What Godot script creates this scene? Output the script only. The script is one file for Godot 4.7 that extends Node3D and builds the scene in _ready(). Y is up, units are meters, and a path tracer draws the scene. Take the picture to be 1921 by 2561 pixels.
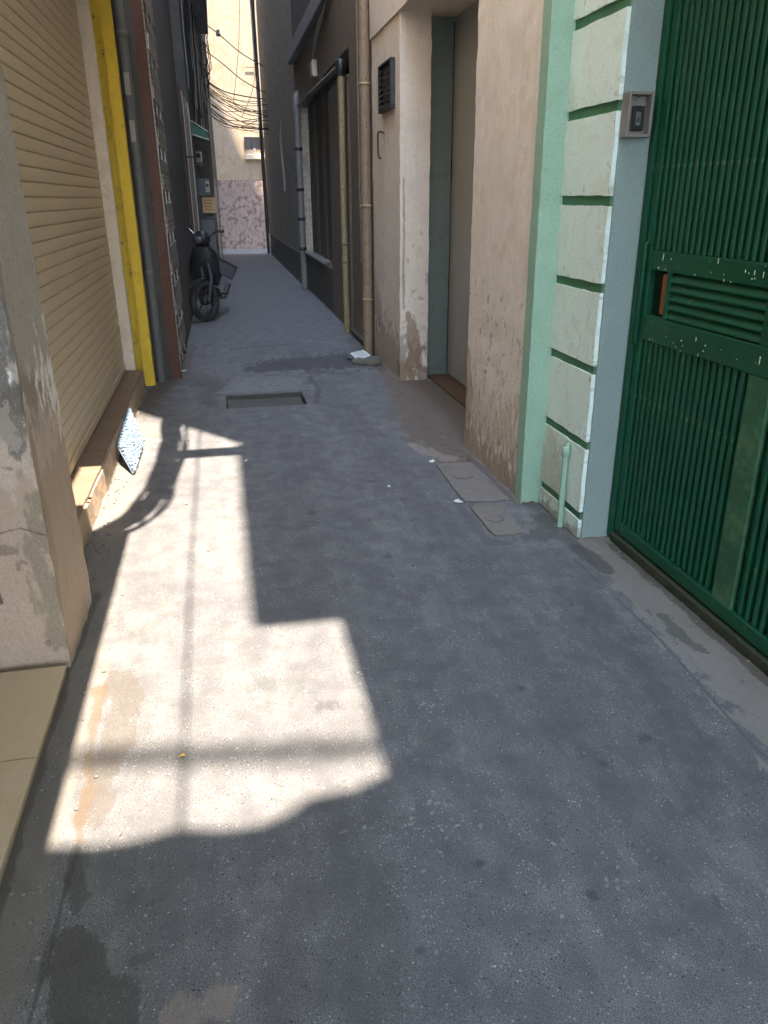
extends Node3D

# ------------------------------------------------------------------ helpers
var M := {}
var lut := PackedByteArray()
var noise_cache := {}
var taken := {}
var wob := FastNoiseLite.new()

func numbered(n: String) -> String:
	if not taken.has(n):
		taken[n] = 0
		return n
	taken[n] += 1
	return "%s_%03d" % [n, taken[n]]

func tag(o: Node, label: String, category: String, group := "", kind := "") -> Node:
	if label: o.set_meta("label", label)
	if category: o.set_meta("category", category)
	if group: o.set_meta("group", group)
	if kind: o.set_meta("kind", kind)
	return o

func thing(called: String, label: String, category: String, at := Vector3.ZERO, group := "") -> Node3D:
	var o := Node3D.new()
	o.name = numbered(called)
	add_child(o)
	o.position = at
	tag(o, label, category, group)
	return o

func mesh_of(st: SurfaceTool) -> ArrayMesh:
	st.generate_normals()
	st.index()
	return st.commit()

# commits a mesh whose vertices are in world metres under a parent that may be moved
func put(st: SurfaceTool, called: String, m: Material, parent: Node3D = null) -> MeshInstance3D:
	var o := MeshInstance3D.new()
	o.mesh = mesh_of(st)
	o.material_override = m
	if parent == null:
		o.name = numbered(called)
		add_child(o)
	else:
		o.name = called
		parent.add_child(o, true)
		var p := Vector3.ZERO
		var q: Node = parent
		while q is Node3D and q != self:
			p += (q as Node3D).position
			q = q.get_parent()
		o.position = -p
	return o

func put_mesh(me: Mesh, called: String, m: Material, parent: Node3D, at: Transform3D) -> MeshInstance3D:
	var o := MeshInstance3D.new()
	o.mesh = me
	o.material_override = m
	o.name = called
	parent.add_child(o, true)
	var p := Vector3.ZERO
	var q: Node = parent
	while q is Node3D and q != self:
		p += (q as Node3D).position
		q = q.get_parent()
	o.transform = Transform3D(at.basis, at.origin - p)
	return o

func mb() -> SurfaceTool:
	var st := SurfaceTool.new()
	st.begin(Mesh.PRIMITIVE_TRIANGLES)
	return st

var uv2_for := ""

# where a point of a marked wall lies on that wall's layer of marks
func uv2_at(p: Vector3) -> Vector2:
	var v := clampf(1.0 - p.y / (3.0 if uv2_for == "left_pier" else 2.8), 0.001, 0.999)
	if uv2_for == "left_pier":
		return Vector2(clampf((p.z + 2.96) / 0.5, 0, 1) * 0.4 if p.x > -0.64 and p.z < -2.475 else 0.42 + clampf((-0.62 - p.x) / 0.72, 0.0, 1.0) * 0.56, v)
	if uv2_for == "pink_pier":
		return Vector2(clampf((p.z + 4.7) / 1.1, 0.001, 0.999), v)
	if uv2_for == "column":
		return Vector2(clampf((p.z + 3.75) / 0.7, 0.001, 0.999), v)
	return Vector2(clampf((p.z + 7.85) / 1.6 if p.x < 1.485 else (1.22 + (p.x - 1.468)) / 1.6, 0.001, 0.999), v)

func vert(st: SurfaceTool, p: Vector3) -> void:
	if uv2_for:
		st.set_uv(Vector2.ZERO)
		st.set_uv2(uv2_at(p))
	st.add_vertex(p)

# polygon facing away from a centre
func face(st: SurfaceTool, pts: Array, c: Vector3, group := -1) -> void:
	var a: Vector3 = pts[0]
	var mid := Vector3.ZERO
	for p in pts: mid += p
	mid /= pts.size()
	var n: Vector3 = (a - pts[2]).cross(a - pts[1])
	st.set_smooth_group(group)
	var flip := n.dot(mid - c) < 0.0
	for i in range(1, pts.size() - 1):
		vert(st, a)
		vert(st, pts[i + 1] if flip else pts[i])
		vert(st, pts[i] if flip else pts[i + 1])

# chamfered box between two corners
func box(st: SurfaceTool, a: Vector3, b: Vector3, ch := 0.004, t := Transform3D()) -> void:
	var lo := Vector3(minf(a.x, b.x), minf(a.y, b.y), minf(a.z, b.z))
	var hi := Vector3(maxf(a.x, b.x), maxf(a.y, b.y), maxf(a.z, b.z))
	var c := (lo + hi) / 2.0
	var h := (hi - lo) / 2.0
	ch = minf(ch, minf(h.x, minf(h.y, h.z)) * 0.45)
	var tc := t * c
	var P := func(sx: float, sy: float, sz: float, ax: int) -> Vector3:
		var e := h - Vector3(ch, ch, ch)
		e[ax] = h[ax]
		return t * (c + Vector3(sx * e.x, sy * e.y, sz * e.z))
	for ax in 3:
		var u := (ax + 1) % 3
		var v := (ax + 2) % 3
		for s in [-1.0, 1.0]:
			var q := []
			for k in [[-1, -1], [1, -1], [1, 1], [-1, 1]]:
				var sg := Vector3.ZERO
				sg[ax] = s; sg[u] = k[0]; sg[v] = k[1]
				q.append(P.call(sg.x, sg.y, sg.z, ax))
			face(st, q, tc)
			for s2 in [-1.0, 1.0]:
				var q2 := []
				for k in [[-1, 0], [1, 0], [1, 1], [-1, 1]]:
					var sg := Vector3.ZERO
					sg[ax] = s; sg[u] = s2; sg[v] = k[0]
					q2.append(P.call(sg.x, sg.y, sg.z, ax if k[1] == 0 else u))
				face(st, q2, tc)
	for sx in [-1.0, 1.0]:
		for sy in [-1.0, 1.0]:
			for sz in [-1.0, 1.0]:
				face(st, [P.call(sx, sy, sz, 0), P.call(sx, sy, sz, 1), P.call(sx, sy, sz, 2)], tc)

# box with a fine grid and uneven surfaces, for hand-plastered masonry
func rough(st: SurfaceTool, a: Vector3, b: Vector3, cell := 0.08, amp := 0.006, uv2 := false) -> void:
	var lo := Vector3(minf(a.x, b.x), minf(a.y, b.y), minf(a.z, b.z))
	var hi := Vector3(maxf(a.x, b.x), maxf(a.y, b.y), maxf(a.z, b.z))
	var c := (lo + hi) / 2.0
	var g := 1
	for ax in 3:
		var u := (ax + 1) % 3
		var v := (ax + 2) % 3
		var nu := clampi(int(ceil((hi[u] - lo[u]) / cell)), 1, 90)
		var nv := clampi(int(ceil((hi[v] - lo[v]) / cell)), 1, 90)
		for s in [0, 1]:
			var grid := []
			for i in nu + 1:
				var row := []
				for j in nv + 1:
					var p := Vector3.ZERO
					p[ax] = hi[ax] if s else lo[ax]
					p[u] = lerpf(lo[u], hi[u], float(i) / nu)
					p[v] = lerpf(lo[v], hi[v], float(j) / nv)
					row.append(p + shake(p, amp))
				grid.append(row)
			for i in nu:
				for j in nv:
					face(st, [grid[i][j], grid[i + 1][j], grid[i + 1][j + 1], grid[i][j + 1]], c, g)
			g += 1

func shake(p: Vector3, amp: float) -> Vector3:
	var q := p * 1.0
	return Vector3(wob.get_noise_3d(q.x, q.y, q.z), wob.get_noise_3d(q.x + 40.0, q.y, q.z), wob.get_noise_3d(q.x, q.y + 70.0, q.z)) * amp * 1.1

func tube(st: SurfaceTool, pts: Array, r: Variant, sides := 10, caps := true) -> void:
	var n := pts.size()
	var up := Vector3(0.31, 0.87, 0.41).normalized()
	var rings := []
	for i in n:
		var d: Vector3 = (pts[mini(i + 1, n - 1)] - pts[maxi(i - 1, 0)]).normalized()
		var x := up.cross(d)
		if x.length() < 0.05: x = Vector3.RIGHT.cross(d)
		x = x.normalized()
		var y := d.cross(x).normalized()
		up = y
		var rr: float = r[i] if r is Array else r
		var ring := []
		for k in sides:
			var an := TAU * k / sides
			ring.append(pts[i] + (x * cos(an) + y * sin(an)) * rr)
		rings.append(ring)
	for i in n - 1:
		var c: Vector3 = (pts[i] + pts[i + 1]) / 2.0
		for k in sides:
			var k2 := (k + 1) % sides
			face(st, [rings[i][k], rings[i][k2], rings[i + 1][k2], rings[i + 1][k]], c, 1)
	if caps:
		face(st, rings[0], pts[0] + (pts[1] - pts[0]) * 0.5)
		face(st, rings[n - 1], pts[n - 1] + (pts[n - 2] - pts[n - 1]) * 0.5)

# profile of [radius, along] turned round an axis
func lathe(st: SurfaceTool, at: Vector3, axis: Vector3, prof: Array, sides := 20, closed := false) -> void:
	var d := axis.normalized()
	var x := d.cross(Vector3(0.3, 0.5, 0.81)).normalized()
	var y := d.cross(x).normalized()
	var rings := []
	for p in prof:
		var ring := []
		for k in sides:
			var an := TAU * k / sides
			ring.append(at + d * float(p[1]) + (x * cos(an) + y * sin(an)) * float(p[0]))
		rings.append(ring)
	var m := prof.size()
	var cr := 0.0
	var ca := 0.0
	for p in prof:
		cr += p[0] / m; ca += p[1] / m
	for i in (m if closed else m - 1):
		var j := (i + 1) % m
		for k in sides:
			var k2 := (k + 1) % sides
			var an := TAU * (k + 0.5) / sides
			var c := at + d * ca + (x * cos(an) + y * sin(an)) * (cr if closed else 0.0)
			face(st, [rings[i][k], rings[i][k2], rings[j][k2], rings[j][k]], c, 1)

func ring_mesh(st: SurfaceTool, at: Vector3, axis: Vector3, R: float, rr: float, ra: float, sides := 32) -> void:
	var prof := []
	for k in 10:
		var an := TAU * k / 10.0
		prof.append([R + cos(an) * rr, sin(an) * ra])
	lathe(st, at, axis, prof, sides, true)

func ellipsoid(st: SurfaceTool, at: Vector3, r: Vector3, bas := Basis(), nu := 14, nv := 8) -> void:
	var g := []
	for j in nv + 1:
		var row := []
		var ph := PI * j / nv
		for i in nu:
			var th := TAU * i / nu
			row.append(at + bas * Vector3(r.x * sin(ph) * cos(th), r.y * cos(ph), r.z * sin(ph) * sin(th)))
		g.append(row)
	for j in nv:
		for i in nu:
			var i2 := (i + 1) % nu
			if j == 0: face(st, [g[0][0], g[1][i], g[1][i2]], at, 1)
			elif j == nv - 1: face(st, [g[j][i], g[j][i2], g[nv][0]], at, 1)
			else: face(st, [g[j][i], g[j][i2], g[j + 1][i2], g[j + 1][i]], at, 1)

# solid from an outline in a plane, pushed out along a direction
func prism(st: SurfaceTool, pts: Array, along: Vector3) -> void:
	var c := Vector3.ZERO
	for p in pts: c += p
	c = c / pts.size() + along / 2.0
	var top := []
	for p in pts: top.append(p + along)
	face(st, pts, c)
	face(st, top, c)
	for i in pts.size():
		var j := (i + 1) % pts.size()
		face(st, [pts[i], pts[j], top[j], top[i]], c)

func catmull(pts: Array, n := 6) -> Array:
	var out := []
	for i in pts.size() - 1:
		var p0: Vector3 = pts[maxi(i - 1, 0)]
		var p3: Vector3 = pts[mini(i + 2, pts.size() - 1)]
		for k in n:
			out.append((pts[i] as Vector3).cubic_interpolate(pts[i + 1], p0, p3, float(k) / n))
	out.append(pts[-1])
	return out

# ------------------------------------------------------------------ textures
func make_lut() -> void:
	lut.resize(4097)
	for i in 4097:
		var c := Color(i / 4096.0, 0, 0).linear_to_srgb().r
		lut[i] = int(clampf(c * 255.0 + 0.5, 0, 255))

func sb(v: float) -> int:
	return lut[int(clampf(v, 0.0, 1.0) * 4096.0)]

func nz(sd: int, freq: float, oct := 4, size := 512, kind := FastNoiseLite.TYPE_SIMPLEX_SMOOTH) -> PackedByteArray:
	var key := [sd, freq, oct, size, kind]
	if not noise_cache.has(key):
		var f := FastNoiseLite.new()
		f.seed = sd
		f.noise_type = kind
		f.frequency = freq
		f.fractal_octaves = oct
		f.fractal_gain = 0.55
		var im := f.get_seamless_image(size, size, false, false, 0.15)
		im.convert(Image.FORMAT_L8)
		noise_cache[key] = im.get_data()
	return noise_cache[key]

func grey_tex(data: PackedByteArray, size: int) -> ImageTexture:
	return ImageTexture.create_from_image(Image.create_from_data(size, size, false, Image.FORMAT_L8, data))

func ss(a: float, b: float, x: float) -> float:
	return smoothstep(a, b, x)

# weathered plain surface. base and dirt are linear colours
func weathered(key: String, base: Color, o := {}) -> StandardMaterial3D:
	var size := 512
	var sd: int = o.get("seed", key.hash() % 900)
	var coarse := nz(sd, 0.006, 4, size)
	var mid := nz(sd + 1, 0.022, 4, size)
	var fine := nz(7, 0.22, 2, size)
	var dirt: Color = o.get("dirt", base * 0.45)
	var amount: float = o.get("amount", 0.3)
	var grain: float = o.get("grain", 0.12)
	var vary: float = o.get("vary", 0.22)
	var streak: float = o.get("streak", 0.0)
	var chips: float = o.get("chips", 0.0)
	var chip_c: Color = o.get("chip", Color(0.35, 0.33, 0.3))
	var d0: float = o.get("from", 0.5)
	var d1: float = o.get("to", 0.72)
	var out := PackedByteArray()
	out.resize(size * size * 3)
	var k := 0
	for y in size:
		for x in size:
			var i := y * size + x
			var a := coarse[i] / 255.0
			var b := mid[i] / 255.0
			var f := fine[i] / 255.0
			var mul := 1.0 + vary * (a - 0.5) + grain * (f - 0.5) * 2.0 + vary * 0.5 * (b - 0.5)
			var w := amount * ss(d0, d1, b * 0.6 + a * 0.4)
			if streak > 0.0:
				var sx := mid[((y >> 3) % size) * size + (x * 3) % size] / 255.0
				w = maxf(w, streak * ss(0.52, 0.75, sx * 0.7 + a * 0.3))
			var r := lerpf(base.r, dirt.r, w) * mul
			var g := lerpf(base.g, dirt.g, w) * mul
			var bl := lerpf(base.b, dirt.b, w) * mul
			if chips > 0.0:
				var cw := ss(1.0 - chips, 1.02 - chips, b * 0.75 + f * 0.25)
				r = lerpf(r, chip_c.r, cw); g = lerpf(g, chip_c.g, cw); bl = lerpf(bl, chip_c.b, cw)
			out[k] = sb(r); out[k + 1] = sb(g); out[k + 2] = sb(bl)
			k += 3
	var m := StandardMaterial3D.new()
	m.resource_name = key
	m.albedo_texture = ImageTexture.create_from_image(Image.create_from_data(size, size, false, Image.FORMAT_RGB8, out))
	m.uv1_triplanar = true
	m.uv1_world_triplanar = true
	m.uv1_triplanar_sharpness = 8.0
	var per: float = o.get("metres", 1.6)
	m.uv1_scale = Vector3.ONE / per
	m.roughness = o.get("rough", 0.85)
	m.metallic = o.get("metal", 0.0)
	m.metallic_specular = o.get("spec", 0.4)
	var bump: float = o.get("bump", 0.25)
	if bump > 0.0:
		if not M.has("bump_tex"):
			M["bump_tex"] = grey_tex(nz(31, 0.09, 5, size), size)
		m.heightmap_enabled = true
		m.heightmap_texture = M["bump_tex"]
		m.heightmap_scale = bump
	M[key] = m
	return m

func flat(key: String, c: Color, rough := 0.6, metal := 0.0, spec := 0.5) -> StandardMaterial3D:
	var m := StandardMaterial3D.new()
	m.resource_name = key
	m.albedo_color = c.linear_to_srgb()
	m.roughness = rough
	m.metallic = metal
	m.metallic_specular = spec
	M[key] = m
	return m

# concrete of the lane: tiling grain, plus a layer with the marks that lie at fixed places
const GX0 := -1.0
const GX1 := 2.0
const GZ0 := -9.0
const GZ1 := -1.0
var cx0 := GX0
var cx1 := GX1
var cy0 := GZ0
var cy1 := GZ1
var ow := 1024
var oh := 2048
var ov := PackedByteArray()
var onz1 := PackedByteArray()
var onz2 := PackedByteArray()

func blend(i: int, c: Color, a: float) -> void:
	if a <= 0.003: return
	var k := i * 4
	var a0 := ov[k + 3] / 255.0
	var an := a + a0 * (1.0 - a)
	var t := a / an
	ov[k] = int(lerpf(ov[k], sb(c.r), t))
	ov[k + 1] = int(lerpf(ov[k + 1], sb(c.g), t))
	ov[k + 2] = int(lerpf(ov[k + 2], sb(c.b), t))
	ov[k + 3] = int(clampf(an * 255.0, 0, 255))

func stain(path: Array, r: float, c: Color, alpha: float, ragged := 0.6, soft := 0.25) -> void:
	# path of [x, z, radius factor]; distance to it is roughened so that the mark has its own outline
	var lo := Vector2(99, 99)
	var hi := Vector2(-99, -99)
	var pts := []
	for p in path:
		var v := Vector2(p[0], p[1])
		pts.append(v)
		lo = lo.min(v); hi = hi.max(v)
	var grow := r * 1.9
	lo -= Vector2(grow, grow); hi += Vector2(grow, grow)
	var x0 := clampi(int((lo.x - cx0) / (cx1 - cx0) * ow), 0, ow - 1)
	var x1 := clampi(int((hi.x - cx0) / (cx1 - cx0) * ow), 0, ow - 1)
	var y0 := clampi(int((lo.y - cy0) / (cy1 - cy0) * oh), 0, oh - 1)
	var y1 := clampi(int((hi.y - cy0) / (cy1 - cy0) * oh), 0, oh - 1)
	for y in range(y0, y1 + 1):
		for x in range(x0, x1 + 1):
			var q := Vector2(lerpf(cx0, cx1, (x + 0.5) / ow), lerpf(cy0, cy1, (y + 0.5) / oh))
			var best := 9.0
			for s in maxi(pts.size() - 1, 1):
				var a: Vector2 = pts[s]
				var b: Vector2 = pts[mini(s + 1, pts.size() - 1)]
				var ab := b - a
				var t := 0.0 if ab.length_squared() < 1e-9 else clampf((q - a).dot(ab) / ab.length_squared(), 0, 1)
				var ra: float = path[s][2] if path[s].size() > 2 else 1.0
				var pb: Array = path[mini(s + 1, path.size() - 1)]
				var rb: float = pb[2] if pb.size() > 2 else 1.0
				best = minf(best, q.distance_to(a + ab * t) / (r * lerpf(ra, rb, t)))
			var n1 := onz1[(y % 512) * 512 + (x * 2) % 512] / 255.0
			var n2 := onz2[(y * 2 % 512) * 512 + (x * 4) % 512] / 255.0
			var d := best + ragged * ((n1 - 0.5) * 1.6 + (n2 - 0.5) * 0.7)
			blend(y * ow + x, c, alpha * (1.0 - ss(1.0 - soft, 1.0, d)) * (0.8 + 0.4 * (n2 - 0.5)))


func canvas(x0: float, x1: float, y0: float, y1: float, w: int, h: int) -> void:
	cx0 = x0; cx1 = x1; cy0 = y0; cy1 = y1
	ow = w; oh = h
	ov = PackedByteArray()
	ov.resize(w * h * 4)
	ov.fill(0)
	onz1 = nz(21, 0.02, 4, 512)
	onz2 = nz(22, 0.09, 3, 512)

func canvas_texture() -> ImageTexture:
	return ImageTexture.create_from_image(Image.create_from_data(ow, oh, false, Image.FORMAT_RGBA8, ov))

# many small marks of one kind, scattered over a rectangle of the canvas
func speckle(rng: RandomNumberGenerator, n: int, x0: float, x1: float, y0: float, y1: float, r0: float, r1: float, c: Color, a: float, tall := 1.0) -> void:
	for k in n:
		var x := rng.randf_range(x0, x1)
		var y := lerpf(y0, y1, pow(rng.randf(), 1.5))
		var r := lerpf(r0, r1, pow(rng.randf(), 2.0))
		stain([[x, y], [x + rng.randfn() * r, y + tall * r * rng.randf()]], r, c, a * rng.randf_range(0.5, 1.0), 0.9, 0.4)

# a copy of a plain material with a layer of placed marks (UV2)
func marked(key: String, of: String) -> StandardMaterial3D:
	var m: StandardMaterial3D = (M[of] as StandardMaterial3D).duplicate()
	m.resource_name = key
	m.detail_enabled = true
	m.detail_blend_mode = BaseMaterial3D.BLEND_MODE_MIX
	m.detail_uv_layer = BaseMaterial3D.DETAIL_UV_2
	m.detail_albedo = canvas_texture()
	M[key] = m
	return m

func concrete(key: String, placed: bool) -> StandardMaterial3D:
	var size := 1024
	if not M.has("concrete_tex"):
		var fine := nz(3, 0.30, 2, 512)
		var grit := nz(5, 0.42, 1, 512)
		var mid := nz(9, 0.018, 5, 512)
		var low := nz(11, 0.006, 3, 512)
		var out := PackedByteArray()
		var hgt := PackedByteArray()
		out.resize(size * size * 3)
		hgt.resize(size * size)
		# single stones and pits, crowded in some places and sparse in others
		var add := PackedFloat32Array()
		add.resize(size * size)
		var rng := RandomNumberGenerator.new()
		rng.seed = 44
		for n in 34000:
			var px := rng.randi_range(0, size - 1)
			var py := rng.randi_range(0, size - 1)
			var dens := mid[(py >> 1) * 512 + (px >> 1)] / 255.0
			if rng.randf() > ss(0.3, 0.65, dens) + 0.12: continue
			var rad := 0.6 + 1.9 * pow(rng.randf(), 4.0)
			var val := rng.randf_range(0.05, 0.30) if rng.randf() < 0.5 else -rng.randf_range(0.04, 0.10)
			var ri := int(ceil(rad))
			for dy in range(-ri, ri + 1):
				for dx in range(-ri, ri + 1):
					var d := sqrt(float(dx * dx + dy * dy)) / rad
					if d < 1.0:
						var at := posmod(py + dy, size) * size + posmod(px + dx, size)
						add[at] += val * (1.0 - d * d)
		var k := 0
		for y in size:
			for x in size:
				var f := fine[((y * 3) % 512) * 512 + (x * 3 + 91) % 512] / 255.0
				var g := grit[(y % 512) * 512 + x % 512] / 255.0
				var m := mid[(y >> 1) * 512 + (x >> 1)] / 255.0
				var l := low[(y >> 1) * 512 + (x >> 1)] / 255.0
				var v := 0.110 * (1.0 + 0.5 * (m - 0.5) + 0.12 * (l - 0.5) + 1.1 * (f - 0.5))
				var h := 0.45 + 0.3 * (m - 0.5) + 0.5 * (f - 0.5)
				v *= 1.0 + 1.5 * (g - 0.5)
				v += add[y * size + x]
				h += add[y * size + x] * 1.6
				out[k] = sb(v * 1.01); out[k + 1] = sb(v * 0.985); out[k + 2] = sb(v * 0.975)
				hgt[y * size + x] = int(clampf(h * 255.0, 0, 255))
				k += 3
		M["concrete_tex"] = ImageTexture.create_from_image(Image.create_from_data(size, size, false, Image.FORMAT_RGB8, out))
		M["concrete_hgt"] = grey_tex(hgt, size)
	var m := StandardMaterial3D.new()
	m.resource_name = key
	m.albedo_texture = M["concrete_tex"]
	m.heightmap_enabled = true
	m.heightmap_texture = M["concrete_hgt"]
	m.heightmap_scale = 0.6
	m.uv1_triplanar = true
	m.uv1_world_triplanar = true
	m.uv1_scale = Vector3.ONE / 1.35
	m.roughness = 0.78
	m.metallic_specular = 0.45
	if placed:
		m.detail_enabled = true
		m.detail_blend_mode = BaseMaterial3D.BLEND_MODE_MIX
		m.detail_uv_layer = BaseMaterial3D.DETAIL_UV_2
		m.detail_albedo = lane_marks()
	M[key] = m
	return m

func lane_marks() -> ImageTexture:
	canvas(GX0, GX1, GZ0, GZ1, 1024, 2048)
	var big := nz(23, 0.007, 4, 512)
	var big2 := nz(24, 0.011, 5, 512)
	# overall wear: patches of dark grime and of paler, dry cement
	for y in oh:
		for x in ow:
			var a := big[((y >> 1) % 512) * 512 + x % 512] / 255.0
			var b := big2[(y % 512) * 512 + (x * 2 + 77) % 512] / 255.0
			var i := y * ow + x
			var v := a * 0.5 + b * 0.5
			if v > 0.5:
				blend(i, Color(0.07, 0.068, 0.072), 0.35 * ss(0.5, 0.72, v))
			elif v < 0.45:
				blend(i, Color(0.36, 0.345, 0.32), 0.07 * ss(0.45, 0.3, v))
	var dark := Color(0.06, 0.058, 0.05)
	var wet := Color(0.045, 0.042, 0.04)
	var soil := Color(0.115, 0.078, 0.048)
	var pale := Color(0.40, 0.37, 0.33)
	# newer screed along the left edge, brushed
	stain([[-0.60, -1.05, 1.0], [-0.57, -2.5, 1.0]], 0.085, Color(0.18, 0.155, 0.125), 0.6, 0.35, 0.3)
	stain([[-0.60, -2.6, 1.0], [-0.66, -4.2, 1.0], [-0.6, -5.6, 1.0]], 0.11, Color(0.21, 0.185, 0.15), 0.5, 0.5, 0.5)
	# ochre seep and the damp beside it
	stain([[-0.45, -2.36, 0.9], [-0.42, -2.22, 1.2], [-0.42, -2.05, 1.1], [-0.44, -1.9, 0.9], [-0.45, -1.7, 0.7]], 0.05, Color(0.075, 0.06, 0.045), 0.7, 0.8, 0.15)
	stain([[-0.505, -2.30, 1.0], [-0.50, -2.1, 1.1], [-0.488, -1.92, 1.0], [-0.478, -1.78, 1.3], [-0.468, -1.62, 0.6]], 0.019, Color(0.10, 0.066, 0.036), 0.75, 1.6, 0.5)
	stain([[-0.475, -1.6, 0.6], [-0.465, -1.52, 1.0], [-0.44, -1.45, 1.3], [-0.445, -1.4, 0.3]], 0.024, dark, 0.85, 0.5, 0.2)
	stain([[-0.44, -1.33, 0.7], [-0.41, -1.27, 1.1], [-0.40, -1.2, 1.4], [-0.36, -1.14, 1.7], [-0.34, -1.02, 1.8]], 0.055, Color(0.05, 0.048, 0.038), 0.88, 0.5, 0.15)
	stain([[-0.30, -1.25], [-0.27, -1.255]], 0.016, dark, 0.7, 0.6, 0.3)
	stain([[-0.21, -1.1], [-0.14, -1.12]], 0.05, Color(0.26, 0.2, 0.16), 0.6, 0.7, 0.4)
	# damp patch by the downpipe and round the drain
	stain([[0.30, -7.45, 0.6], [0.55, -7.6, 1.1], [0.85, -7.6, 1.3], [1.15, -7.65, 1.5], [1.45, -7.7, 1.5]], 0.29, Color(0.026, 0.025, 0.027), 0.92, 0.7, 0.2)
	stain([[0.75, -7.2, 1.0], [1.05, -7.05, 0.8]], 0.10, wet, 0.6, 0.8, 0.3)
	stain([[-0.25, -6.4, 1.0], [-0.15, -6.1, 0.8]], 0.08, wet, 0.55, 0.8, 0.4)
	stain([[-0.2, -7.0], [-0.3, -7.2]], 0.2, Color(0.07, 0.06, 0.052), 0.6, 0.8, 0.5)
	stain([[0.66, -6.0, 1.0], [0.72, -6.5, 1.0], [0.7, -7.0, 1.0]], 0.035, wet, 0.7, 0.8, 0.3)
	stain([[0.1, -8.6], [0.6, -8.7]], 0.1, wet, 0.4, 0.8, 0.5)
	# brown earth washed out of the doorway
	stain([[1.50, -7.2, 0.5], [1.52, -6.4, 0.9], [1.5, -5.6, 1.2], [1.42, -4.9, 1.2], [1.36, -4.45, 0.8]], 0.26, soil, 0.92, 0.5, 0.25)
	stain([[1.72, -6.4, 1.0], [1.72, -4.9, 1.0]], 0.2, Color(0.09, 0.065, 0.045), 0.7, 0.4, 0.3)
	stain([[1.13, -4.75, 0.4], [1.2, -4.55, 0.8], [1.28, -4.42, 0.7]], 0.09, Color(0.3, 0.27, 0.24), 0.6, 0.8, 0.3)
	# screed in front of the gate with mould spots
	stain([[1.63, -3.05, 0.7], [1.6, -2.4, 1.0], [1.62, -1.8, 1.3], [1.62, -1.2, 1.6]], 0.14, Color(0.22, 0.205, 0.175), 0.85, 0.7, 0.2)
	stain([[1.50, -3.02, 0.7], [1.52, -2.85, 1.2], [1.53, -2.75, 0.6]], 0.05, dark, 0.85, 0.7, 0.2)
	stain([[1.56, -2.35, 0.7], [1.55, -2.2, 1.1], [1.57, -2.1, 0.7]], 0.035, Color(0.07, 0.075, 0.06), 0.85, 0.8, 0.25)
	stain([[1.36, -3.16, 1.0], [1.46, -3.25, 1.2], [1.5, -3.4, 1.0]], 0.06, Color(0.05, 0.06, 0.045), 0.75, 0.7, 0.3)
	stain([[1.43, -3.6, 1.0], [1.43, -4.5, 1.0]], 0.035, Color(0.09, 0.075, 0.055), 0.8, 0.7, 0.3)
	stain([[1.12, -3.65, 1.0], [1.12, -3.15, 1.0], [1.22, -3.12, 0.8]], 0.03, Color(0.07, 0.07, 0.075), 0.7, 0.7, 0.3)
	# loose dark spots, trodden gum, pale scuffs
	for p in [[0.86, -2.02, 0.022], [1.0, -1.14, 0.03], [0.72, -1.21, 0.02], [0.5, -1.35, 0.02], [1.13, -1.7, 0.028], [0.95, -1.62, 0.02], [0.3, -1.15, 0.014], [0.62, -3.1, 0.03], [0.75, -4.1, 0.03], [0.22, -2.05, 0.05], [1.25, -2.5, 0.03], [0.05, -1.12, 0.012], [0.88, -1.33, 0.016], [0.35, -3.7, 0.03]]:
		stain([[p[0], p[1]]], p[2], Color(0.036, 0.035, 0.037), 0.75, 0.8, 0.7)
	var rng := RandomNumberGenerator.new()
	rng.seed = 12
	for k in 90:
		var x := rng.randf_range(-0.4, 1.5)
		var z := -rng.randf_range(1.05, 4.6)
		stain([[x, z]], rng.randf_range(0.006, 0.016), Color(0.08, 0.08, 0.082), rng.randf_range(0.3, 0.7), 0.6, 0.5)
	for k in 420:
		var x := rng.randf_range(-0.3, 1.45)
		var z := -rng.randf_range(1.05, 4.2)
		var an := rng.randf() * TAU
		var l := rng.randf_range(0.001, 0.008)
		stain([[x, z], [x + cos(an) * l, z + sin(an) * l]], rng.randf_range(0.002, 0.0045), Color(0.36, 0.355, 0.35), rng.randf_range(0.25, 0.7), 0.9, 0.5)
	for p in [[0.46, -1.49], [0.24, -1.53], [0.36, -1.5], [0.78, -1.25], [0.42, -1.58], [0.9, -1.3], [0.3, -2.9], [0.55, -2.0], [0.33, -2.2]]:
		for k in 9:
			var an := rng.randf() * TAU
			var q := Vector2(p[0], p[1]) + Vector2(rng.randfn() * 0.03, rng.randfn() * 0.025)
			stain([[q.x, q.y], [q.x + cos(an) * 0.007, q.y + sin(an) * 0.007]], 0.0045, Color(0.34, 0.335, 0.33), 0.55, 1.2, 0.5)
	# brown dirt washed along the feet of the walls
	stain([[-0.70, -5.9, 1.0], [-0.62, -6.8, 1.0], [-0.45, -7.3, 0.8], [-0.42, -8.9, 1.0]], 0.10, Color(0.075, 0.058, 0.044), 0.75, 0.8, 0.4)
	stain([[-0.25, -6.9, 1.0], [-0.1, -6.75, 0.8], [-0.22, -6.5, 0.8]], 0.10, Color(0.065, 0.055, 0.048), 0.7, 0.9, 0.4)
	stain([[1.40, -7.2, 1.0], [1.42, -9.0, 1.0]], 0.12, Color(0.06, 0.05, 0.04), 0.8, 0.8, 0.4)
	stain([[1.67, -3.0, 1.0], [1.67, -1.05, 1.0]], 0.02, Color(0.06, 0.05, 0.035), 0.8, 0.9, 0.4)
	stain([[-0.62, -1.05, 1.0], [-0.63, -2.4, 1.0], [-0.61, -3.0, 1.0]], 0.018, Color(0.06, 0.05, 0.035), 0.75, 0.9, 0.4)
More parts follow.
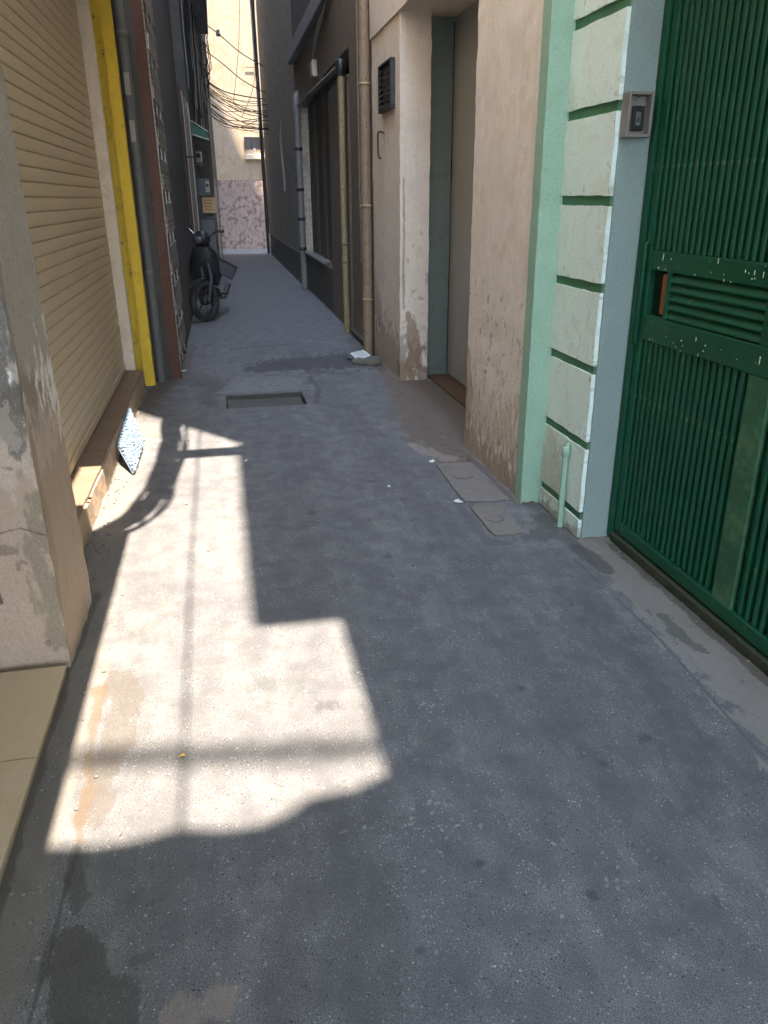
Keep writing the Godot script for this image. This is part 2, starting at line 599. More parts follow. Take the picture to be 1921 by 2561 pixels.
	# two faint wheel tracks and a trench repair across the lane
	stain([[0.15, -1.0, 1.0], [0.3, -3.0, 1.0], [0.35, -5.5, 1.0], [0.3, -8.9, 1.0]], 0.10, Color(0.06, 0.058, 0.06), 0.34, 1.3, 0.7)
	stain([[0.95, -1.0, 1.0], [0.95, -3.0, 1.0], [0.85, -5.5, 1.0], [0.7, -8.9, 1.0]], 0.13, Color(0.06, 0.058, 0.062), 0.36, 1.3, 0.7)
	stain([[1.2, -1.5, 1.0], [1.28, -2.0, 1.2], [1.3, -2.6, 0.8]], 0.09, Color(0.05, 0.048, 0.055), 0.4, 1.3, 0.7)
	stain([[0.02, -2.2, 1.0], [0.1, -2.15, 1.0]], 0.07, Color(0.055, 0.065, 0.06), 0.5, 1.2, 0.7)
	stain([[1.48, -1.0, 1.0], [1.42, -1.6, 0.8], [1.46, -2.2, 1.0], [1.44, -2.9, 1.0]], 0.006, Color(0.05, 0.048, 0.045), 0.7, 1.0, 0.4)
	stain([[-0.5, -1.0, 1.0], [-0.47, -1.6, 1.0]], 0.008, Color(0.04, 0.036, 0.03), 0.7, 1.0, 0.4)
	# joints and cracks
	stain([[-0.25, -8.85, 1.0], [0.5, -8.8, 1.0], [1.3, -8.9, 1.0]], 0.012, Color(0.08, 0.08, 0.08), 0.7, 0.4, 0.3)
	stain([[-0.45, -4.4], [-0.1, -4.42], [0.4, -4.38]], 0.005, Color(0.1, 0.1, 0.1), 0.6, 0.5, 0.4)
	stain([[-0.4, -2.65], [-0.33, -2.8], [-0.35, -3.0]], 0.006, Color(0.13, 0.12, 0.1), 0.6, 0.6, 0.4)
	return canvas_texture()

# ------------------------------------------------------------------ scene
const SUN := Vector3(-0.18, -1.0, -0.24)

func _ready() -> void:
	# camera
	var cam := Camera3D.new()
	cam.name = "camera"
	cam.fov = 66.99
	cam.near = 0.05
	cam.far = 400.0
	add_child(cam)
	cam.position = Vector3(0, 1.5, 0)
	cam.basis = Basis(Vector3.UP, deg_to_rad(-11.2237)) * Basis(Vector3.RIGHT, deg_to_rad(-22.076)) * Basis(Vector3.BACK, deg_to_rad(-0.45))
	cam.current = true
	# sky, exposure
	var e := Environment.new()
	e.background_mode = Environment.BG_SKY
	e.tonemap_mode = Environment.TONE_MAPPER_LINEAR
	e.tonemap_exposure = 8.0
	e.fog_enabled = true
	e.fog_density = 0.0009
	e.fog_light_color = Color(0.90, 0.92, 0.95)
	e.sdfgi_enabled = true
	e.ssao_enabled = true
	e.ssil_enabled = true
	var sm := ProceduralSkyMaterial.new()
	sm.sky_top_color = Color(0.58, 0.65, 0.76)
	sm.sky_horizon_color = Color(0.80, 0.84, 0.88)
	sm.sky_curve = 0.16
	sm.ground_bottom_color = Color(0.3, 0.28, 0.26)
	sm.ground_horizon_color = Color(0.6, 0.62, 0.64)
	sm.energy_multiplier = 2.6
	e.sky = Sky.new()
	e.sky.sky_material = sm
	var we := WorldEnvironment.new()
	we.name = "environment"
	we.environment = e
	add_child(we)
	# sun
	var sun := DirectionalLight3D.new()
	sun.name = "sun"
	sun.light_color = Color(1.0, 0.945, 0.88)
	sun.light_energy = 1.14
	sun.light_angular_distance = 0.55
	sun.shadow_enabled = true
	add_child(sun)
	sun.look_at_from_position(Vector3(0, 20, 0), Vector3(0, 20, 0) + SUN, Vector3.FORWARD)

	wob.seed = 5
	wob.frequency = 6.5
	wob.fractal_octaves = 3
	make_lut()
	materials()
	ground()
	left_near()
	left_shutter_house()
	left_far()
	end_house()
	right_gate_house()
	right_pink_house()
	right_far()
	overhead()
	right_pipes()
	small_things()
	motorbike()

func materials() -> void:
	weathered("shutter_paint", Color(0.545, 0.45, 0.31), {"dirt": Color(0.42, 0.345, 0.24), "amount": 0.25, "grain": 0.05, "vary": 0.1, "rough": 0.5, "bump": 0.02, "streak": 0.12})
	weathered("cream_plaster", Color(0.78, 0.655, 0.51), {"amount": 0.25, "dirt": Color(0.4, 0.31, 0.22), "vary": 0.12})
	weathered("yellow_paint", Color(0.80, 0.545, 0.03), {"amount": 0.4, "dirt": Color(0.36, 0.2, 0.02), "grain": 0.12, "vary": 0.2, "chips": 0.27, "chip": Color(0.2, 0.13, 0.05), "streak": 0.25, "rough": 0.55, "bump": 0.12})
	weathered("grey_pvc", Color(0.12, 0.125, 0.12), {"amount": 0.3, "grain": 0.05, "rough": 0.5, "bump": 0.03})
	weathered("brown_steel", Color(0.105, 0.038, 0.02), {"amount": 0.5, "dirt": Color(0.05, 0.025, 0.017), "vary": 0.5, "rough": 0.55, "streak": 0.5, "chips": 0.2, "chip": Color(0.22, 0.16, 0.12), "bump": 0.08})
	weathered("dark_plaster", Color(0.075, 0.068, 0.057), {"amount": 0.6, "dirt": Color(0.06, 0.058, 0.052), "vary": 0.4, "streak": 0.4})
	weathered("dim_plaster", Color(0.36, 0.305, 0.245), {"amount": 0.8, "from": 0.4, "dirt": Color(0.15, 0.125, 0.095), "vary": 0.4, "streak": 0.55})
	weathered("damp_plaster", Color(0.095, 0.088, 0.068), {"amount": 0.6, "dirt": Color(0.05, 0.055, 0.045), "vary": 0.5, "streak": 0.5})
	weathered("end_plaster", Color(0.45, 0.36, 0.26), {"amount": 0.6, "dirt": Color(0.36, 0.235, 0.12), "vary": 0.25, "streak": 0.4, "metres": 3.0})
	weathered("end_base", Color(0.40, 0.30, 0.25), {"amount": 0.9, "dirt": Color(0.13, 0.085, 0.07), "vary": 0.6, "streak": 0.5, "metres": 1.9, "from": 0.42, "to": 0.72, "grain": 0.35})
	weathered("pink_plaster", Color(0.69, 0.605, 0.50), {"amount": 0.45, "dirt": Color(0.50, 0.41, 0.315), "vary": 0.2, "streak": 0.25, "grain": 0.1, "bump": 0.14})
	weathered("pink_base", Color(0.42, 0.31, 0.215), {"amount": 0.7, "dirt": Color(0.22, 0.15, 0.095), "vary": 0.3, "streak": 0.5, "grain": 0.16, "chips": 0.23, "chip": Color(0.2, 0.15, 0.11)})
	weathered("mint_paint", Color(0.27, 0.415, 0.30), {"amount": 0.3, "dirt": Color(0.19, 0.3, 0.2), "vary": 0.15, "rough": 0.6, "bump": 0.2})
	weathered("pale_mint", Color(0.67, 0.79, 0.71), {"amount": 0.3, "dirt": Color(0.46, 0.47, 0.36), "vary": 0.1, "rough": 0.6, "bump": 0.15, "streak": 0.12})
	weathered("groove_green", Color(0.055, 0.17, 0.085), {"amount": 0.3, "vary": 0.2, "rough": 0.6, "bump": 0.1})
	weathered("teal_paint", Color(0.225, 0.295, 0.27), {"amount": 0.2, "dirt": Color(0.2, 0.26, 0.24), "vary": 0.12, "rough": 0.6, "bump": 0.18})
	weathered("teal_dark", Color(0.165, 0.20, 0.18), {"amount": 0.3, "vary": 0.15, "rough": 0.55, "bump": 0.1})
	weathered("gate_green", Color(0.0035, 0.064, 0.03), {"amount": 0.5, "dirt": Color(0.012, 0.055, 0.03), "vary": 0.3, "rough": 0.42, "grain": 0.08, "bump": 0.05, "metres": 0.9, "spec": 0.36, "streak": 0.4, "chips": 0.235, "chip": Color(0.10, 0.15, 0.08)})
	weathered("gate_faded", Color(0.025, 0.10, 0.05), {"amount": 0.55, "from": 0.4, "to": 0.8, "dirt": Color(0.09, 0.14, 0.075), "vary": 0.4, "rough": 0.5, "metres": 0.6, "bump": 0.05})
	weathered("rust", Color(0.085, 0.042, 0.02), {"amount": 0.6, "dirt": Color(0.035, 0.03, 0.02), "vary": 0.5, "metres": 0.5, "chips": 0.3, "chip": Color(0.03, 0.07, 0.035)})
	weathered("door_grey", Color(0.33, 0.325, 0.30), {"amount": 0.3, "dirt": Color(0.3, 0.265, 0.21), "vary": 0.15, "rough": 0.5, "bump": 0.04, "streak": 0.2})
	weathered("pipe_brown", Color(0.23, 0.165, 0.105), {"amount": 0.7, "dirt": Color(0.1, 0.062, 0.035), "vary": 0.4, "rough": 0.55, "metres": 0.7, "chips": 0.2, "bump": 0.1})
	weathered("pipe_yellow", Color(0.30, 0.235, 0.12), {"amount": 0.6, "dirt": Color(0.14, 0.10, 0.05), "vary": 0.4, "rough": 0.55, "metres": 0.7, "bump": 0.05})
	weathered("pipe_grey", Color(0.20, 0.19, 0.17), {"amount": 0.5, "vary": 0.3, "rough": 0.5, "metres": 0.7, "bump": 0.05})
	weathered("brown_board", Color(0.20, 0.15, 0.10), {"amount": 0.6, "dirt": Color(0.10, 0.075, 0.05), "vary": 0.4, "streak": 0.6})
	weathered("threshold_tile", Color(0.19, 0.135, 0.095), {"amount": 0.4, "dirt": Color(0.16, 0.11, 0.08), "vary": 0.3, "rough": 0.5, "streak": 0.3})
	weathered("riser_cement", Color(0.42, 0.31, 0.21), {"amount": 0.6, "dirt": Color(0.24, 0.17, 0.11), "vary": 0.3, "chips": 0.25})
	weathered("floor_tile", Color(0.46, 0.36, 0.24), {"amount": 0.25, "dirt": Color(0.36, 0.26, 0.15), "vary": 0.12, "rough": 0.38, "grain": 0.05, "bump": 0.02})
	weathered("plate_cement", Color(0.165, 0.148, 0.13), {"amount": 0.5, "dirt": Color(0.085, 0.075, 0.065), "vary": 0.4, "grain": 0.25, "metres": 0.6})
	weathered("galvanised", Color(0.38, 0.35, 0.30), {"amount": 0.8, "dirt": Color(0.10, 0.07, 0.05), "vary": 0.4, "metal": 0.6, "rough": 0.32, "bump": 0.0, "metres": 0.4})
	weathered("cable_black", Color(0.02, 0.02, 0.021), {"amount": 0.3, "rough": 0.6, "bump": 0.0, "dirt": Color(0.06, 0.055, 0.05)})
	weathered("white_plastic", Color(0.42, 0.39, 0.33), {"amount": 0.4, "vary": 0.2, "rough": 0.5, "bump": 0.0, "metres": 0.5})
	weathered("roof_cement", Color(0.28, 0.27, 0.26), {"amount": 0.4, "vary": 0.3})
	flat("tyre", Color(0.012, 0.012, 0.013), 0.75)
	flat("bike_black", Color(0.008, 0.009, 0.011), 0.38, 0.0, 0.35)
	flat("bike_plastic", Color(0.022, 0.024, 0.032), 0.5)
	flat("chrome", Color(0.62, 0.62, 0.62), 0.18, 1.0)
	flat("dark_steel", Color(0.04, 0.04, 0.042), 0.4, 0.6)
	flat("lens", Color(0.10, 0.10, 0.11), 0.12, 0.2)
	flat("seat_vinyl", Color(0.014, 0.013, 0.013), 0.5)
	flat("window_dark", Color(0.025, 0.022, 0.025), 0.3)
	flat("wood_block", Color(0.20, 0.055, 0.012), 0.6)
	flat("sign_card", Color(0.52, 0.34, 0.14), 0.7)
	flat("sign_ink", Color(0.32, 0.10, 0.05), 0.7)
	flat("paint_fleck", Color(0.62, 0.60, 0.36), 0.6)
	flat("mat_blue", Color(0.15, 0.215, 0.28), 0.9)
	flat("mat_back", Color(0.12, 0.15, 0.19), 0.9)
	flat("paper_white", Color(0.62, 0.62, 0.58), 0.7)
	flat("leaf_yellow", Color(0.55, 0.36, 0.04), 0.7)
	flat("awning_green", Color(0.02, 0.10, 0.05), 0.6)
	flat("canvas", Color(0.30, 0.27, 0.22), 0.9)
	flat("red_wood", Color(0.16, 0.05, 0.03), 0.6)
	concrete("lane_concrete", true)
	concrete("far_concrete", false)
	var mg: StandardMaterial3D = M.mat_blue
	mg.rim_enabled = true
	mg.rim = 0.4

# pit of the sunken drain cover
const PX0 := -0.05
const PX1 := 0.575
const PZ0 := -6.40
const PZ1 := -5.97

func ground() -> void:
	var me := ArrayMesh.new()
	for near in [true, false]:
		var st := mb()
		var rects := []
		if near:
			rects = [[GX0, GZ0, GX1, PZ0], [GX0, PZ1, GX1, GZ1], [GX0, PZ0, PX0, PZ1], [PX1, PZ0, GX1, PZ1]]
		else:
			rects = [[-80.0, -120.0, 80.0, GZ0], [-80.0, GZ1, 80.0, 60.0], [-80.0, GZ0, GX0, GZ1], [GX1, GZ0, 80.0, GZ1]]
		for r in rects:
			var nx := 1
			var nzz := 1
			for i in nx:
				for j in nzz:
					var q := [Vector3(r[0], 0, r[1]), Vector3(r[2], 0, r[1]), Vector3(r[2], 0, r[3]), Vector3(r[0], 0, r[3])]
					for k in [0, 1, 2, 0, 2, 3]:
						var p: Vector3 = q[k]
						st.set_smooth_group(-1)
						st.set_uv(Vector2(p.x, p.z))
						st.set_uv2(Vector2((p.x - GX0) / (GX1 - GX0), (p.z - GZ0) / (GZ1 - GZ0)))
						st.set_normal(Vector3.UP)
						st.add_vertex(p)
		st.index()
		st.commit(me)
	var o := MeshInstance3D.new()
	o.mesh = me
	o.name = "ground"
	me.surface_set_material(0, M.lane_concrete)
	me.surface_set_material(1, M.far_concrete)
	add_child(o)
	tag(o, "grey concrete lane floor, worn and stained", "", "", "structure")
	# sunken cover and newer slab behind it, parts of the lane floor
	var st := mb()
	rough(st, Vector3(PX0 + 0.012, -0.10, PZ0 + 0.012), Vector3(PX1 - 0.012, -0.035, PZ1 - 0.01), 0.05, 0.004)
	put(st, "drain_cover", M.dark_plaster, o)
	st = mb()
	for w in [[PX0 - 0.06, PZ0, PX0, PZ1], [PX1, PZ0, PX1 + 0.06, PZ1], [PX0 - 0.06, PZ0 - 0.06, PX1 + 0.06, PZ0], [PX0 - 0.06, PZ1, PX1 + 0.06, PZ1 + 0.06]]:
		box(st, Vector3(w[0], -0.16, w[1]), Vector3(w[2], -0.003, w[3]), 0.001)
	box(st, Vector3(PX0 - 0.06, -0.2, PZ0 - 0.06), Vector3(PX1 + 0.06, -0.165, PZ1 + 0.06), 0.001)
	put(st, "drain_pit", M.dark_plaster, o)
	st = mb()
	prism(st, [Vector3(-0.13, -0.02, -6.45), Vector3(-0.10, -0.02, -6.62), Vector3(-0.03, -0.02, -6.78), Vector3(0.0, -0.02, -7.0), Vector3(0.06, -0.02, -7.1), Vector3(0.2, -0.02, -7.06), Vector3(0.42, -0.02, -7.05), Vector3(0.58, -0.02, -6.97), Vector3(0.62, -0.02, -6.8), Vector3(0.60, -0.02, -6.62), Vector3(0.63, -0.02, -6.44)], Vector3(0, 0.025, 0))
	put(st, "cement_slab", weathered("slab_cement", Color(0.155, 0.152, 0.15), {"amount": 0.6, "dirt": Color(0.06, 0.057, 0.055), "vary": 0.4, "grain": 0.3, "metres": 0.8}), o)

# ---- left side
func left_near() -> void:
	# tiled step in front of the near entrance
	var t := thing("entrance_step", "low tiled step with cream tiles beside the weathered pier", "step", Vector3(-1.1, 0, -1.9))
	var st := mb()
	rough(st, Vector3(-1.75, -0.05, -2.42), Vector3(-0.632, 0.022, -1.462), 0.1, 0.003)
	put(st, "step_base", M.riser_cement, t)
	for i in 3:
		for j in 2:
			st = mb()
			var x1 := -0.628 - i * 0.372
			var z0 := -2.418 + j * 0.479
			box(st, Vector3(x1 - 0.368, 0.02, z0), Vector3(x1, 0.034 + 0.001 * ((i + j) % 2), z0 + 0.474), 0.002)
			put(st, "tile", M.floor_tile, t)
	# the near house: set-back wall, upper storey over the step and its eave
	var h := thing("entrance_house", "set-back plastered house behind the tiled step", "house", Vector3(-1.9, 0, 1.0))
	st = mb()
	box(st, Vector3(-5.0, 0, -2.44), Vector3(-1.75, 3.0, 6.0), 0.01)
	put(st, "wall", M.cream_plaster, h)
	st = mb()
	box(st, Vector3(-5.0, 3.14, -2.44), Vector3(-0.86, 9.0, 6.0), 0.01)
	put(st, "upper_wall", M.cream_plaster, h)
	st = mb()
	box(st, Vector3(-5.0, 3.002, -2.93), Vector3(0.0, 3.10, 6.0), 0.01)
	put(st, "eave", M.roof_cement, h)

func left_shutter_house() -> void:
	var h := thing("shutter_house", "low house with a beige roller shutter above a tiled threshold", "house", Vector3(-1.0, 0, -4.7))
	# near pier: two differently weathered faces
	var st := mb()
	uv2_for = "left_pier"
	rough(st, Vector3(-1.75, 0, -2.95), Vector3(-0.623, 3.0, -2.46), 0.04, 0.006)
	uv2_for = ""
	put(st, "pier", pier_material(), h)
	fillet(Vector3(-0.722, 0, -2.97), Vector3(-0.722, 0, -6.8), 0.022, 8, h, M.plate_cement)
	# roller shutter
	var sh := Node3D.new()
	sh.name = "roller_shutter"
	h.add_child(sh, true)
	sh.position = Vector3(0.13, 0.16, 0.0)
	var pitch := 0.0682
	var prof := [Vector2(-0.004, 0.0005), Vector2(0.0015, 0.003), Vector2(0.0035, 0.010), Vector2(0.0045, 0.025), Vector2(0.0045, 0.045), Vector2(0.0035, 0.060), Vector2(0.001, 0.0645), Vector2(-0.007, 0.0655), Vector2(-0.007, 0.0682)]
	st = mb()
	for k in 8:
		var a: Vector2 = prof[k]
		var b: Vector2 = prof[k + 1]
		face(st, [Vector3(a.x, a.y, -1.92), Vector3(a.x, a.y, 1.92), Vector3(b.x, b.y, 1.92), Vector3(b.x, b.y, -1.92)], Vector3(-0.3, pitch / 2, 0), 1)
	face(st, [Vector3(-0.006, 0.0, -1.92), Vector3(-0.006, 0.0, 1.92), Vector3(0, 0.003, 1.92), Vector3(0, 0.003, -1.92)], Vector3(-0.3, 0.1, 0))
	face(st, [Vector3(-0.006, pitch, -1.92), Vector3(-0.006, pitch, 1.92), Vector3(0, pitch - 0.003, 1.92), Vector3(0, pitch - 0.003, -1.92)], Vector3(-0.3, -0.1, 0))
	var slat := mesh_of(st)
	for k in 42:
		put_mesh(slat, "slat", M.shutter_paint, sh, Transform3D(Basis(), Vector3(-0.87, 0.222 + k * pitch, -4.88)))
	st = mb()
	box(st, Vector3(-0.885, 0.172, -6.8), Vector3(-0.858, 0.222, -2.96), 0.004)
	put(st, "bottom_bar", M.shutter_paint, sh)
	st = mb()
	box(st, Vector3(-0.89, 0.165, -6.83), Vector3(-0.872, 3.1, -6.79), 0.003)
	put(st, "guide_rail", M.shutter_paint, sh)
	st = mb()
	box(st, Vector3(-0.91, 0.1, -6.8), Vector3(-0.884, 3.1, -2.96), 0.002)
	put(st, "backing", M.shutter_paint, sh)
	# threshold: cement riser and brown tread tiles
	st = mb()
	rough(st, Vector3(-1.2, -0.05, -6.84), Vector3(-0.725, 0.142, -2.955), 0.06, 0.010)
	put(st, "threshold_riser", M.riser_cement, h)
	for k in 10:
		st = mb()
		var z0 := -6.84 + k * 0.388
		box(st, Vector3(-0.95, 0.138, z0), Vector3(-0.728 - 0.004 * (k % 3), 0.162, z0 + 0.384), 0.003)
		put(st, "threshold_tile", M.threshold_tile, h)
	st = mb()
	rough(st, Vector3(-1.3, 0.163, -6.93), Vector3(-0.785, 3.4, -6.832), 0.12, 0.003)
	put(st, "pilaster", M.cream_plaster, h)
	st = mb()
	box(st, Vector3(-5.0, 3.14, -6.96), Vector3(-0.86, 9.0, -2.45), 0.01)
	put(st, "upper_wall", M.cream_plaster, h)
	st = mb()
	box(st, Vector3(-5.0, 0, -6.96), Vector3(-0.915, 3.0, -2.96), 0.01)
	put(st, "inner_wall", M.dark_plaster, h)
	st = mb()
	box(st, Vector3(-1.0, 3.05, -3.52), Vector3(-0.31, 3.15, -2.94), 0.01)
	put(st, "eave", M.roof_cement, h)
	st = mb()
	box(st, Vector3(-1.0, 3.05, -6.9), Vector3(-0.17, 3.15, -3.525), 0.01)
	put(st, "eave", M.roof_cement, h)
	# chenille door mat sliding off the threshold
	var mt := thing("door_mat", "small pale blue tufted door mat leaning on the threshold", "mat", Vector3(-0.64, 0, -4.9))
	var A := Vector3(-0.705, 0.185, -5.42)
	var B := Vector3(-0.585, 0.055, -5.02)
	var C := Vector3(-0.60, 0.015, -4.5)
	var D := Vector3(-0.712, 0.12, -4.78)
	var P := func(u: float, v: float) -> Vector3:
		var p := A.lerp(B, u).lerp(D.lerp(C, u), v)
		return p + Vector3(0.02, 0.03, 0) * sin(PI * u) * sin(PI * v) * 0.6
	st = mb()
	for i in 8:
		for j in 12:
			var q := [P.call(i / 8.0, j / 12.0), P.call((i + 1) / 8.0, j / 12.0), P.call((i + 1) / 8.0, (j + 1) / 12.0), P.call(i / 8.0, (j + 1) / 12.0)]
			face(st, q, q[0] + Vector3(-0.5, -0.5, 0), 1)
			var w := []
			for p in q: w.append(p + Vector3(-0.008, -0.006, 0))
			face(st, w, q[0] + Vector3(0.5, 0.5, 0), 2)
	put(st, "backing", M.mat_back, mt)
	st = mb()
	var rng := RandomNumberGenerator.new()
	rng.seed = 4
	for i in 12:
		for j in 30:
			var p: Vector3 = P.call((i + 0.5) / 12.0 + rng.randf_range(-0.02, 0.02), (j + 0.5) / 30.0 + rng.randf_range(-0.01, 0.01))
			var d := Vector3(0.75 + rng.randfn() * 0.25, 0.6 + rng.randfn() * 0.25, 0.1 + rng.randfn() * 0.35).normalized()
			tube(st, [p, p + d * 0.010, p + d * rng.randf_range(0.014, 0.02)], [0.007, 0.009, 0.004], 5)
	tag(put(st, "tufts", M.mat_blue, mt), "", "", "", "stuff")

func pier_material() -> StandardMaterial3D:
	# canvas: u 0..0.4 is the face to the lane (z -2.96 .. -2.46), 0.42..0.98 the face to the street (x -0.62 .. -1.34)
	canvas(0.0, 1.25, -3.0, 0.0, 512, 1024)
	var rng := RandomNumberGenerator.new()
	rng.seed = 8
	var tan := Color(0.42, 0.345, 0.27)
	var brown := Color(0.22, 0.155, 0.10)
	var moss := Color(0.15, 0.13, 0.08)
	var soot := Color(0.085, 0.078, 0.066)
	# lane face: bare sandy render below knee height with a ragged upper edge, drips above it
	stain([[0.0, -0.28, 1.0], [0.5, -0.28, 1.0]], 0.42, tan, 0.85, 0.35, 0.12)
	for k in 60:
		var u := rng.randf_range(0.0, 0.5)
		var y := -rng.randf_range(0.02, 0.85)
		stain([[u, y], [u + rng.randfn() * 0.004, y - rng.randf_range(0.02, 0.09)]], rng.randf_range(0.003, 0.008), brown, 0.45, 0.8, 0.4)
	speckle(rng, 60, 0.0, 0.5, -1.4, -0.6, 0.003, 0.010, brown, 0.7, 2.0)
	stain([[0.5, -0.2, 0.6], [0.47, -0.45, 1.0], [0.49, -0.8, 0.8]], 0.05, moss, 0.7, 0.9, 0.3)
	stain([[0.5, -0.9, 0.8], [0.49, -1.5, 0.9], [0.5, -2.1, 0.5]], 0.035, brown, 0.8, 0.9, 0.15)
	# street face: paint gone, brown render with soot, pale remains and a crack
	stain([[0.52, -0.4, 1.0], [1.24, -0.4, 1.0]], 0.62, Color(0.36, 0.25, 0.165), 0.95, 0.2, 0.1)
	stain([[0.52, -1.7, 1.0], [1.24, -1.7, 1.0]], 0.9, Color(0.24, 0.185, 0.14), 0.9, 0.3, 0.15)
	stain([[0.75, -1.02, 1.0], [1.2, -1.05, 1.4]], 0.13, soot, 0.9, 0.9, 0.15)
	stain([[0.56, -1.3, 0.8], [0.58, -1.05, 1.0], [0.56, -0.8, 0.8]], 0.05, soot, 0.8, 0.9, 0.2)
	stain([[0.62, -0.86, 1.0], [1.1, -0.9, 1.0]], 0.08, Color(0.42, 0.35, 0.29), 0.85, 0.9, 0.15)
	stain([[0.9, -0.74, 1.0], [1.2, -0.72, 1.2]], 0.045, soot, 0.8, 0.9, 0.2)
	stain([[0.53, -0.62, 0.8], [0.57, -0.4, 1.1], [0.54, -0.12, 0.9]], 0.045, moss, 0.6, 1.3, 0.4)
	stain([[0.9, -0.05, 1.2], [1.24, -0.1, 1.4]], 0.10, Color(0.10, 0.085, 0.055), 0.8, 0.8, 0.3)
	speckle(rng, 120, 0.53, 1.24, -1.6, -0.02, 0.004, 0.018, brown * 0.7, 0.7, 1.5)
	stain([[0.78, -0.68], [0.74, -0.55], [0.75, -0.45], [0.71, -0.34], [0.70, -0.27]], 0.006, Color(0.05, 0.035, 0.025), 0.9, 0.5, 0.3)
	stain([[0.53, -0.5], [0.6, -0.53], [0.68, -0.515], [0.78, -0.54]], 0.004, Color(0.08, 0.055, 0.04), 0.7, 0.9, 0.4)
	weathered("pier_paint", Color(0.80, 0.745, 0.70), {"dirt": Color(0.56, 0.48, 0.41), "amount": 0.3, "vary": 0.15, "bump": 0.5, "grain": 0.14})
	return marked("pier_marked", "pier_paint")

func left_far() -> void:
	var h := thing("brown_house", "dark narrow house with a yellow post and brown jamb", "house", Vector3(-1.0, 0, -10.0))
	var st := mb()
	rough(st, Vector3(-0.728, 0, -7.02), Vector3(-0.648, 4.2, -6.925), 0.1, 0.003)
	put(st, "yellow_post", M.yellow_paint, h)
	st = mb()
	rough(st, Vector3(-0.84, 0, -7.14), Vector3(-0.731, 4.2, -7.04), 0.1, 0.002)
	put(st, "post_return", M.yellow_paint, h)
	st = mb()
	box(st, Vector3(-0.64, 0, -7.4), Vector3(-0.57, 5.0, -7.17), 0.004)
	put(st, "pipe_recess", M.damp_plaster, h)
	st = mb()
	box(st, Vector3(-0.545, 0, -7.28), Vector3(-0.440, 5.0, -7.2), 0.004)
	put(st, "door_jamb", M.brown_steel, h)
	st = mb()
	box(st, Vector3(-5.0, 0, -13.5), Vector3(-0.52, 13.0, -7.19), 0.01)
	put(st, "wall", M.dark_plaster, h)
	st = mb()
	box(st, Vector3(-0.52, 0, -13.5), Vector3(-0.44, 13.0, -8.42), 0.01)
	put(st, "facing", M.dark_plaster, h)
	st = mb()
	box(st, Vector3(-0.519, 3.3, -8.415), Vector3(-0.442, 13.0, -7.285), 0.01)
	put(st, "lintel", M.dark_plaster, h)
	# grey downpipe with two printed bands
	var p := thing("grey_downpipe", "grey plastic downpipe with two white printed bands beside the yellow post", "pipe", Vector3(-0.60, 0, -7.1))
	st = mb()
	tube(st, [Vector3(-0.602, 0.0, -7.11), Vector3(-0.602, 2.0, -7.11), Vector3(-0.606, 5.0, -7.11)], 0.036, 14)
	put(st, "pipe", M.grey_pvc, p)
	for y in [1.93, 2.26]:
		st = mb()
		for i in 5:
			var an := -0.45 + i * 0.22
			var x := -0.602 + sin(an) * 0.0375
			var z := -7.11 + cos(an) * 0.0375
			box(st, Vector3(x - 0.0028, y, z - 0.001), Vector3(x + 0.0028, y + 0.155, z + 0.001), 0.0005)
		put(st, "print_band", M.white_plastic, p)
	for y in [0.9, 2.65]:
		st = mb()
		lathe(st, Vector3(-0.602, y, -7.11), Vector3.UP, [[0.036, 0.0], [0.041, 0.004], [0.041, 0.046], [0.036, 0.05]], 14)
		put(st, "socket", M.grey_pvc, p)
	st = mb()
	box(st, Vector3(-0.519, 0.02, -8.415), Vector3(-0.498, 3.29, -7.285), 0.002)
	put(st, "door_leaf", M.brown_steel, h)
	# folding lattice gate on the house front
	var g := thing("folding_gate", "pale metal folding lattice gate on the dark house front", "gate", Vector3(-0.45, 0, -7.85))
	for k in [0, 4, 8]:
		var z: float = -7.33 - k * 0.128
		st = mb()
		box(st, Vector3(-0.450, 0.05, z - 0.007), Vector3(-0.434, 3.24, z + 0.007), 0.003)
		put(st, "upright", M.galvanised, g)
	for k in 8:
		var z := -7.33 - k * 0.128
		for r in 9:
			var y := 0.2 + r * 0.345
			for s in [0, 1]:
				st = mb()
				var a := Vector3(-0.428 + s * 0.006, y + s * 0.24, z)
				var b := Vector3(-0.428 + s * 0.006, y + (1 - s) * 0.24, z - 0.128)
				tube(st, [a, b], 0.006, 5)
				put(st, "brace", M.galvanised, g)
	# middle house on the left
	h = thing("cable_house", "dim house front hung with pipes and meters beyond the motorbike", "house", Vector3(-1.0, 0, -16.0))
	st = mb()
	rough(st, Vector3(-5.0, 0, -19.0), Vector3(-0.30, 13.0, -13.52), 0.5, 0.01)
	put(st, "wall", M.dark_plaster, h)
	st = mb()
	box(st, Vector3(-0.40, 4.6, -18.5), Vector3(0.12, 4.7, -14.2), 0.01)
	put(st, "balcony_slab", M.roof_cement, h)
	for i in 4:
		var x: float = [-0.405, -0.37, -0.335, -0.30][i]
		var pp := thing("wall_conduit", ["rusty brown conduit leftmost in the row above the handlebar", "thin pale conduit second in the row above the handlebar", "brown conduit third in the row above the handlebar", "pale conduit rightmost in the row above the handlebar"][i], "pipe", Vector3(x, 0, -13.4), "conduits on the dim house corner")
		st = mb()
		tube(st, [Vector3(x, 0.0, -13.46), Vector3(x, 2.9 - 0.08 * i, -13.46), Vector3(x - 0.01, 3.1 - 0.08 * i, -13.49)], [0.016, 0.009, 0.016, 0.011][i], 8)
		put(st, "pipe", [M.brown_steel, M.white_plastic, M.pipe_brown, M.white_plastic][i], pp)
		for y in [0.7, 2.1]:
			st = mb()
			lathe(st, Vector3(x, y, -13.46), Vector3.UP, [[0.012, 0.0], [0.02, 0.003], [0.02, 0.022], [0.012, 0.025]], 8)
			put(st, "clip", M.dark_steel, pp)
